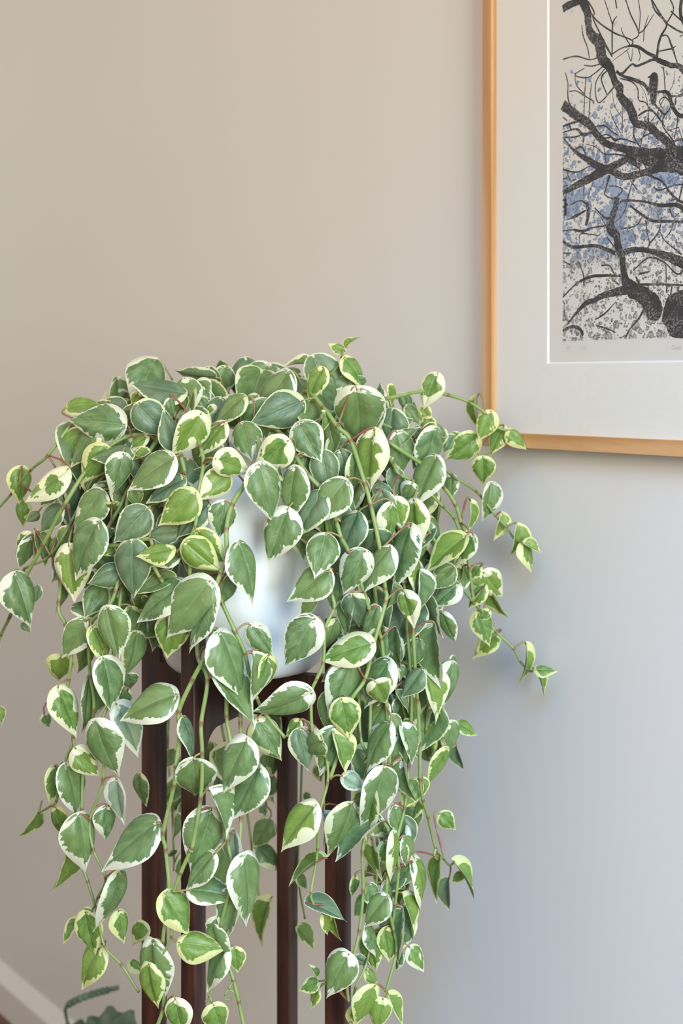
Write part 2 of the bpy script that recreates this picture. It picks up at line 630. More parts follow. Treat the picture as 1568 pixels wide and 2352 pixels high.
zone = k.noise(co, 13.0, 2.0, 0.6)


def spots(scale, rmin, rmax, thr):
    vo_ = k.n('ShaderNodeTexVoronoi', feature='F1')
    k.l(wob.outputs[0], vo_.inputs['Vector']); vo_.inputs['Scale'].default_value = scale
    sep = k.n('ShaderNodeSeparateXYZ'); k.l(vo_.outputs['Color'], sep.inputs[0])
    r = k.math('MULTIPLY_ADD', sep.outputs[0], rmax - rmin, rmin)
    on = k.ramp(k.math('SUBTRACT', sep.outputs[1], thr), -0.03, 0.03)
    d = k.math('SUBTRACT', vo_.outputs['Distance'], r)
    fill = k.math('MULTIPLY', k.ramp(d, -0.06, 0.02, 1, 0), on)
    rim = k.math('MULTIPLY', k.ramp(k.math('ABSOLUTE', k.math('ADD', d, 0.05)), 0.0, 0.09, 1, 0), on)
    return fill, rim


zz = k.math('MULTIPLY', k.math('SUBTRACT', zone, 0.5), 1.1)
# share of cells without a blot: many at the top, few around the middle
dens = k.math('ADD', k.ramp(h, 0.58, 0.95, 0.12, 1.02), k.math('MULTIPLY', zz, -1.0))
f1, r1 = spots(150.0, 0.15, 0.62, dens)
f2, r2 = spots(330.0, 0.10, 0.55, k.math('ADD', dens, 0.12))
big = k.ramp(k.noise(co, 26.0, 3.0, 0.55), 0.51, 0.545)
big = k.math('MULTIPLY', big, k.math('MULTIPLY', k.ramp(h, 0.10, 0.20), k.ramp(h, 0.42, 0.60, 1, 0)))
blue_amt = k.math('MULTIPLY', k.ramp(h, 0.08, 0.24), k.ramp(k.noise(co, 9.0, 2.0), 0.22, 0.48))
lightc = k.mix(blue_amt, (0.34, 0.325, 0.30), (0.165, 0.265, 0.43))
darkc = k.mix(blue_amt, (0.055, 0.053, 0.05), (0.085, 0.13, 0.21))
paper = (0.66, 0.645, 0.60, 1)
c = k.mix(k.math('MULTIPLY', big, 0.75), paper, lightc)
f3, r3 = spots(75.0, 0.12, 0.50, k.math('ADD', dens, 0.35))
c = k.mix(k.math('MULTIPLY', f3, 0.85), c, lightc)
c = k.mix(k.math('MULTIPLY', r3, 0.70), c, darkc)
c = k.mix(k.math('MULTIPLY', f1, 0.80), c, lightc)
c = k.mix(k.math('MULTIPLY', r1, 0.80), c, darkc)
c = k.mix(k.math('MULTIPLY', f2, 0.80), c, darkc)
# dry roller texture of black ink in the lower half
dry = k.math('MULTIPLY', k.ramp(k.noise(co, 240.0, 4.0, 0.75), 0.52, 0.62), k.math('MULTIPLY', k.ramp(h, 0.75, 0.45), k.ramp(k.noise(co, 22.0, 2.0), 0.48, 0.68)))
c = k.mix(k.math('MULTIPLY', dry, 0.75), c, (0.06, 0.058, 0.055))
k.set(Base_Color=k.mix(inside, paper, c), Roughness=0.85)
MAT['paper'] = k.m
bm = bmesh.new()
add_box(bm, WX0 - 0.01, WX1 + 0.01, WY0 - 0.01, WY1 + 0.01, ZP - 0.0004, ZP)
sheet = mesh_obj('print_sheet', bm, MAT['paper'], pic)
sheet['label'] = 'off-white paper sheet with blue and grey ink blots'

P1, P2 = (1068, 0, 3.136), (1068, 400, 3.136)
INK = [
 (P1, [(850,-60,70),(850,0,70),(880,100,55),(895,230,58),(960,310,70),(985,420,72),(1040,480,58),(1080,590,48),(1115,640,58),(1115,690,54),(1180,770,60),(1215,850,60),(1232,890,46),(1320,910,48),(1390,970,48),(1460,1030,54),(1490,1120,74)]),
 (P1, [(700,65,50),(760,30,50),(860,-5,40)]),
 (P1, [(700,755,66),(800,830,60),(890,890,54),(940,960,50),(1010,1030,44),(1100,1060,42),(1200,1090,60),(1330,1130,100),(1500,1150,140),(1620,1165,150)]),
 (P1, [(700,1390,30),(850,1310,50),(1000,1230,58),(1100,1180,46),(1190,1130,40)]),
 (P1, [(700,990,8),(790,1090,20),(880,1150,38),(960,1200,50),(1050,1230,44),(1150,1272,42),(1300,1240,44),(1450,1210,38),(1600,1230,30)]),
 (P1, [(700,1220,14),(800,1240,10),(900,1195,6)]),
 (P1, [(1085,520,10),(1130,530,18),(1200,463,12),(1240,475,14),(1350,430,18),(1400,438,30),(1480,470,30),(1540,478,32),(1600,540,40)]),
 (P1, [(1088,512,20),(1130,545,16),(1230,580,22),(1290,610,22),(1330,660,22),(1390,660,14),(1460,670,22),(1490,760,26),(1540,830,26),(1620,835,28)]),
 (P1, [(1050,395,10),(1120,350,8),(1190,330,14),(1250,340,20),(1310,380,18),(1380,415,24)]),
 (P1, [(1195,330,10),(1200,290,8),(1060,230,10),(930,130,10),(880,20,10)]),
 (P1, [(1200,290,6),(1250,240,9),(1190,100,9),(1150,-20,8)]),
 (P1, [(1250,240,8),(1290,210,8),(1360,100,5)]), (P1, [(1285,300,5),(1290,210,7),(1320,110,4)]),
 (P1, [(1380,420,20),(1390,330,18),(1410,260,16),(1450,170,12),(1370,80,10),(1335,-20,8)]),
 (P1, [(1450,170,10),(1530,220,11),(1600,250,11)]), (P1, [(1450,170,10),(1500,70,9),(1470,-20,8)]),
 (P1, [(1480,80,8),(1568,160,8)]), (P1, [(1410,260,10),(1455,258,8),(1490,340,13),(1530,460,7)]),
 (P1, [(1490,350,10),(1390,370,8)]), (P1, [(1490,350,10),(1520,330,4)]),
 (P1, [(1058,390,9),(1062,180,11),(1092,115,6)]), (P1, [(1190,330,8),(1130,230,6),(1128,195,4)]),
 (P1, [(1165,360,4),(1195,440,6),(1205,350,4)]), (P1, [(1240,330,9),(1260,400,5),(1250,440,5)]), (P1, [(1060,440,3),(1180,350,6)]),
 (P1, [(700,428,10),(800,405,9),(900,430,8),(975,405,10)]), (P1, [(840,180,6),(850,260,9),(880,340,8),(895,420,7)]),
 (P1, [(855,470,6),(920,475,8),(1000,450,9)]), (P1, [(1010,462,10),(930,530,8),(870,560,8),(790,540,8),(860,490,6)]),
 (P1, [(870,560,9),(860,680,8),(855,830,8)]), (P1, [(1015,480,8),(940,600,8),(960,740,8),(1060,640,12),(1085,595,12)]),
 (P1, [(1025,505,11),(980,565,10),(1020,680,8)]), (P1, [(720,520,6),(740,600,8),(740,700,10),(770,800,12)]),
 (P1, [(750,660,8),(800,655,6),(860,690,8),(925,730,6)]), (P1, [(910,600,5),(900,700,8),(890,870,8)]), (P1, [(790,520,6),(800,610,6),(860,680,8)]),
 (P1, [(1120,565,8),(1200,590,8),(1242,640,9),(1250,720,8),(1300,740,8),(1335,800,9)]),
 (P1, [(1245,835,12),(1300,800,13),(1350,800,13),(1410,870,9),(1440,915,5)]), (P1, [(1345,730,12),(1400,790,11),(1440,822,9),(1480,760,8),(1440,700,8),(1400,730,7),(1420,780,6)]),
 (P1, [(1440,820,9),(1420,900,7),(1500,1020,12),(1515,1100,12)]), (P1, [(1410,480,4),(1430,510,6),(1440,660,8)]), (P1, [(1430,480,5),(1430,510,5)]),
 (P1, [(1475,690,9),(1560,690,7),(1568,640,5)]), (P1, [(1530,830,9),(1525,900,8),(1505,1000,8)]), (P1, [(1510,760,8),(1520,700,8),(1568,670,8)]),
 (P1, [(1222,880,16),(1215,980,12),(1260,1060,9),(1300,1120,9)]), (P1, [(1260,1010,8),(1300,970,6),(1370,960,6)]),
 (P1, [(1130,730,5),(1133,840,5),(1130,960,6)]), (P1, [(1040,790,4),(1070,870,5),(1120,960,6)]), (P1, [(1060,650,3),(1075,760,4),(1130,850,4)]),
 (P1, [(700,955,8),(800,930,14),(850,970,22),(920,950,12)]), (P1, [(700,912,12),(770,885,16),(860,860,18)]), (P1, [(750,890,12),(760,930,12)]), (P1, [(700,843,6),(735,870,8)]),
 (P1, [(700,992,8),(800,985,12),(850,960,10)]), (P1, [(850,960,14),(850,1030,10)]),
 (P1, [(935,915,8),(1000,905,10),(1060,950,10),(1100,975,8)]), (P1, [(1010,880,6),(1060,930,8)]), (P1, [(960,980,18),(1000,995,10),(1050,985,10),(1010,968,8),(970,985,10)]),
 (P1, [(1050,985,10),(1080,1010,16),(1130,1000,10),(1230,1030,8)]), (P1, [(1000,1060,6),(1015,1180,8)]), (P1, [(880,1150,6),(840,1060,12),(780,1085,18)]), (P1, [(920,1100,6),(930,1000,8)]),
 (P1, [(1000,-10,6),(1030,80,6),(1062,180,8)]), (P1, [(1080,-10,9),(1092,60,9)]), (P1, [(1245,-10,5),(1260,100,7),(1250,240,6)]), (P1, [(1340,-10,8),(1400,95,12),(1450,170,14)]),
 (P1, [(1590,200,24),(1550,100,22),(1560,-30,24)]), (P1, [(885,10,10),(930,90,10),(920,130,8),(980,260,12),(1020,340,14),(1060,410,9)]), (P1, [(945,250,26),(990,300,30),(1000,420,36)]),
 (P1, [(1040,1260,20),(1015,1350,10),(1005,1400,9),(1070,1430,9),(1130,1375,8),(1100,1345,7),(1035,1340,7)]),
 (P1, [(1568,1000,16),(1480,1020,10)]), (P1, [(1170,1150,30),(1260,1200,30)]), (P1, [(1190,1300,6),(1240,1370,9)]), (P1, [(1568,1330,9),(1500,1335,8),(1400,1370,8),(1360,1350,6)]),
 (P1, [(920,1310,6),(880,1430,6)]), (P1, [(855,1330,6),(850,1410,6)]), (P1, [(730,1240,8),(760,1300,10),(800,1290,8)]),
 (P1, [(700,1290,8),(740,1285,10)]), (P1, [(700,1345,8),(740,1335,10)]), (P1, [(700,1440,14),(730,1445,14)]), (P1, [(700,1495,12),(740,1470,14)]),
 (P2, [(1095,165,40),(1080,250,40),(1050,330,56),(1050,400,66),(1090,440,56),(1100,520,56),(1130,600,48),(1140,700,46),(1160,780,66),(1200,830,95),(1290,880,105),(1350,950,125),(1360,1035,70)]),
 (P2, [(698,485,16),(780,525,20),(930,515,20),(1010,540,24),(1080,570,28)]),
 (P2, [(1120,575,44),(1210,545,34),(1310,550,30),(1420,580,44),(1520,620,60),(1620,660,60)]),
 (P2, [(1105,215,10),(1150,190,15),(1300,200,13),(1400,225,22),(1530,225,26),(1600,290,40)]),
 (P2, [(1185,225,10),(1270,290,16),(1350,335,18),(1500,340,14),(1600,338,14)]),
 (P2, [(698,888,10),(800,790,12),(900,740,18),(1000,730,16),(1120,735,12)]),
 (P2, [(735,1085,12),(800,1000,20),(870,930,32),(930,910,34),(980,880,38),(1080,850,46),(1180,830,60)]),
 (P2, [(1290,965,14),(1250,1040,14),(1190,1110,10),(1155,1175,14)]), (P2, [(945,1090,8),(1010,1110,10),(1085,1140,6)]), (P2, [(1000,1105,6),(1020,1160,8)]),
 (P2, [(1260,795,16),(1420,795,12),(1600,800,12)]), (P2, [(935,1050,6),(1010,1000,12),(1080,925,6)]),
 (P2, [(1310,545,12),(1330,500,11),(1390,420,11),(1412,345,6)]), (P2, [(1330,500,10),(1312,430,9),(1300,330,8)]), (P2, [(1405,420,6),(1440,480,8),(1560,580,10)]), (P2, [(1440,460,6),(1480,410,8),(1500,340,8)]),
 (P2, [(825,505,5),(832,430,8),(960,440,6),(970,410,6)]), (P2, [(1120,395,10),(1230,370,8),(1280,300,6)]), (P2, [(1020,450,6),(1070,520,8)]),
 (P2, [(1210,695,8),(1290,620,9),(1350,600,11),(1440,640,9),(1530,720,9),(1600,660,8)]), (P2, [(1445,640,6),(1450,850,9)]), (P2, [(1490,800,12),(1480,870,10)]), (P2, [(1540,800,12),(1530,860,10)]),
 (P2, [(980,660,8),(1040,660,8),(1075,725,8)]), (P2, [(810,620,8),(850,720,10),(855,800,14)]), (P2, [(1470,250,8),(1500,310,8),(1540,280,6)]), (P2, [(1480,190,6),(1510,180,6)]),
 (P2, [(698,570,9),(765,570,9)]), (P2, [(698,625,8),(770,660,10)]), (P2, [(698,1130,18),(760,1100,18),(820,1110,24),(850,1160,18)]), (P2, [(698,410,9),(780,400,9)]), (P2, [(713,925,6),(712,1025,8)]), (P2, [(722,170,18),(722,300,22)]),
 (P2, [(880,200,20),(885,300,26),(870,370,20)]), (P2, [(730,330,6),(800,300,20),(870,260,10)]), (P2, [(780,400,14),(850,410,20),(920,385,10),(1020,370,14)]), (P2, [(930,240,8),(1000,310,14),(1050,330,18)]), (P2, [(760,220,8),(830,190,10),(880,220,14)]),
 (P2, [(1230,740,14),(1260,800,10),(1300,850,8)]), (P2, [(1330,700,10),(1250,720,14)]), (P2, [(1060,760,8),(1110,800,12)]),
]
BIRD = (P1, [(1312,560),(1322,549),(1334,543),(1345,527),(1362,520),(1380,529),(1390,555),(1391,590),(1386,630),(1382,660),(1378,705),(1374,740),(1358,753),(1340,745),(1333,710),(1328,660),(1322,622),(1327,585),(1330,566),(1322,560)])
BLOBS = [(P2, [(1420,1060),(1425,980),(1455,900),(1500,860),(1560,835),(1640,820),(1700,900),(1690,1080),(1660,1170),(1490,1172),(1450,1110)]),
         (P2, [(1150,780),(1190,750),(1240,790),(1290,850),(1390,900),(1420,960),(1400,1040),(1350,1055),(1310,1030),(1280,920),(1200,860)]),
         (P1, [(1120,1060),(1200,1065),(1290,1120),(1350,1080),(1420,1090),(1500,1050),(1620,1080),(1640,1240),(1500,1230),(1420,1240),(1300,1190),(1180,1130)])]
rng = random.Random(5)


def ribbon(bm, pts, z, jag=0.12):
    """flat tapering brush stroke; pts are (x, y, width) in metres"""
    cps = catmull([Vector((x, y, w)) for x, y, w in pts], 6)
    L, R = [], []
    n = len(cps)
    for i, p in enumerate(cps):
        d = cps[min(i + 1, n - 1)] - cps[max(i - 1, 0)]
        d = Vector((d.x, d.y)); d = d.normalized() if d.length > 0 else Vector((1, 0))
        nn = Vector((-d.y, d.x))
        wl = max(p.z, 0.0004) * 0.5
        L.append(bm.verts.new((p.x + nn.x * wl * (1 + rng.uniform(-jag, jag)), p.y + nn.y * wl * (1 + rng.uniform(-jag, jag)), z)))
        R.append(bm.verts.new((p.x - nn.x * wl * (1 + rng.uniform(-jag, jag)), p.y - nn.y * wl * (1 + rng.uniform(-jag, jag)), z)))
    for i in range(n - 1):
        bm.faces.new([L[i], R[i], R[i + 1], L[i + 1]])


def ink_xy(P, x, y):
    return fxy(P[0] + x / P[2], P[1] + y / P[2], ZP)


bm = bmesh.new()
zk = ZP + 0.00008
for i, (P, pts) in enumerate(INK):
    q = []
    for x, y, ww in pts:
        X_, Y_ = ink_xy(P, x, y)
        q.append((max(X_, PX0), Y_, ww / P[2] * 0.00052 * 1.12))
    if pts[-1][0] > 1560:                                 # the bough runs on across the rest of the sheet
        dx, dy = q[-1][0] - q[-2][0], q[-1][1] - q[-2][1]
        ang, w_ = math.atan2(dy, dx), q[-1][2]
        for j in range(7):
            ang = ang * 0.85 + rng.uniform(-0.45, 0.45)
            q.append((min(q[-1][0] + 0.018 * math.cos(ang), PX1), min(max(q[-1][1] + 0.018 * math.sin(ang), PY0), PY1), w_ * (1 - 0.12 * (j + 1))))
    ribbon(bm, q, zk + (i % 7) * 0.000006)
for P, pts in BLOBS:
    vs = []
    poly = catmull([Vector(ink_xy(P, *p) + (0,)) for p in pts + pts[:1]], 4)[:-1]
    vs = [bm.verts.new((p.x + rng.uniform(-.0006, .0006), p.y + rng.uniform(-.0006, .0006), zk + 0.00005)) for p in poly]
    f = bm.faces.new(vs)
    bmesh.ops.triangulate(bm, faces=[f])
# the print goes on outside the picture: more boughs to the right and above
x_r, _ = fxy(1600, 400, ZP)
y_t, _y = fxy(1400, 0, ZP)[1], 0


def bough(x, y, ang, w_, n_):
    pts = []
    for j in range(n_):
        pts.append((min(max(x, PX0), PX1), min(max(y, PY0), PY1), w_ * (1 - 0.8 * j / n_)))
        ang += rng.uniform(-0.55, 0.55)
        x += math.cos(ang) * 0.016; y += math.sin(ang) * 0.016
        if w_ > 0.002 and rng.random() < 0.45 and 1 < j < n_ - 1:
            bough(x, y, ang + rng.choice((-1, 1)) * rng.uniform(0.5, 1.1), w_ * 0.5, max(4, n_ // 2))
    ribbon(bm, pts, zk + 0.00005)


for j in range(9):
    bough(rng.uniform(x_r + 0.01, PX1 - 0.06), rng.uniform(PY0 + 0.02, y_t), rng.uniform(0.3, 1.8), rng.uniform(0.004, 0.012), 12)
for j in range(7):
    bough(rng.uniform(PX0 + 0.05, PX1 - 0.05), y_t + rng.uniform(0.01, 0.08), rng.uniform(0.8, 2.2), rng.uniform(0.003, 0.009), 9)
ink = mesh_obj('inked_branches', bm, MAT['ink'], pic)
ink['label'] = 'black inked tree branches'
bm = bmesh.new()
poly = catmull([Vector(ink_xy(BIRD[0], *p) + (0,)) for p in BIRD[1] + BIRD[1][:1]], 3)[:-1]
f = bm.faces.new([bm.verts.new((p.x, p.y, zk + 0.00012)) for p in poly])
bmesh.ops.triangulate(bm, faces=[f])
bird = mesh_obj('inked_bird', bm, MAT['ink'], pic)
bird['label'] = 'black silhouette of a perched bird'


def pencil(txt, px, py, h_px):
    cu = bpy.data.curves.new('pencil_note', 'FONT')
    cu.body = txt
    cu.size = h_px * 0.00052 * 1.4
    cu.shear = 0.25
    o = bpy.data.objects.new('pencil_tmp', cu)
    C.objects.link(o)
    dg = bpy.context.evaluated_depsgraph_get()
    me = bpy.data.meshes.new_from_object(o.evaluated_get(dg))
    bpy.data.objects.remove(o)
    me.materials.clear()
    me.materials.append(MAT['pencil'])
    x, y = fxy(px, py, ZP)
    t_ = link('pencil_note', me, None, pic)
    t_.location = (x, y, ZP + 0.0001)
    t_.scale = (0.95, 1, 1)


pencil('VP', 1299, 804, 8)
pencil('1/10', 1330, 804, 8)
pencil('Duck', 1541, 803, 9)
bm = bmesh.new()
add_box(bm, g0, FW - g0, g0, FH - g0, ZG - 0.0006, ZG)
mesh_obj('picture_glass', bm, MAT['glass'], pic)

# ------------------------------------------------------------------ plant stand
PX_C, ZC = 559.0, 1.62
CEN = px3(PX_C, HORIZON, ZC); CX, CY = CEN.x, CEN.y
AL = math.atan2(-0.0458, 0.1077)                           # direction of the arm that ends in the right front leg
ARM, LD, LT = 0.117, 0.0255, 0.0175
BAR_T, BAR_B, LEG_T = 0.9715, 0.9230, 1.036
stand = empty('plant_stand', (CX, CY, 0), (0, 0, AL))
tag(stand, 'dark brown wooden plant stand with four tall square legs', 'plant stand')


def leg_bm():
    bm = bevelled_box((ARM - LD / 2, ARM + LD / 2, -LT / 2, LT / 2, 0.0, LEG_T), 0.0022, 3)
    return bm


bm = leg_bm()
leg0 = mesh_obj('leg', bm, MAT['dark_wood'], stand, True)
leg0.data.set_sharp_from_angle(angle=math.radians(40))
for a in (90, 180, 270):
    l_ = leg0.copy(); C.objects.link(l_); l_.parent = stand; l_.rotation_euler = (0, 0, math.radians(a))


def bar(zt, zb, rotz):
    """cross bar with hollow rounded corners running into the legs"""
    xi = ARM - LD / 2 + 0.0005
    r = 0.030
    pts = [(-xi, zt), (-xi, zb - r)]
    for k_ in range(1, 9):
        w_ = math.pi / 2 * k_ / 8
        pts.append((-xi + r - r * math.cos(w_), zb - r + r * math.sin(w_)))
    for k_ in range(7, -1, -1):
        w_ = math.pi / 2 * k_ / 8
        pts.append((xi - r + r * math.cos(w_), zb - r + r * math.sin(w_)))
    pts += [(xi, zt)]
    bm = bmesh.new()
    lo = [bm.verts.new((x, -LT * 0.46, z)) for x, z in pts]
    hi = [bm.verts.new((x, LT * 0.46, z)) for x, z in pts]
    n = len(pts)
    bm.faces.new(lo); bm.faces.new(list(reversed(hi)))
    for i in range(n):
        bm.faces.new([lo[i], lo[(i + 1) % n], hi[(i + 1) % n], hi[i]])
    bmesh.ops.recalc_face_normals(bm, faces=bm.faces)
    o = mesh_obj('cross_bar', bm, MAT['dark_wood'], stand)
    o.rotation_euler = (0, 0, rotz)
    return o


bar(BAR_T, BAR_B, 0.0)
bar(BAR_T - 0.0004, BAR_B + 0.0004, math.pi / 2)

# ------------------------------------------------------------------ pot
POT_B, POT_T = BAR_T, 1.226
prof = [(0, 0.0), (0.070, 0.0), (0.080, 0.003), (0.0865, 0.009), (0.0905, 0.018), (0.0945, 0.036), (0.0985, 0.064), (0.1005, 0.10), (0.1020, 0.16), (0.1030, 0.22),
        (0.1034, 0.250), (0.1028, 0.2535), (0.1005, 0.2545), (0.0985, 0.2525), (0.0975, 0.242), (0.0955, 0.10), (0.085, 0.02), (0, 0.015)]
bm = bmesh.new()
lathe(bm, prof, 72)
pot = mesh_obj('plant_pot', bm, MAT['ceramic'], None, True)
pot.location = (CX, CY, POT_B)
tag(pot, 'glossy white ceramic pot held by the dark wooden stand', 'pot')

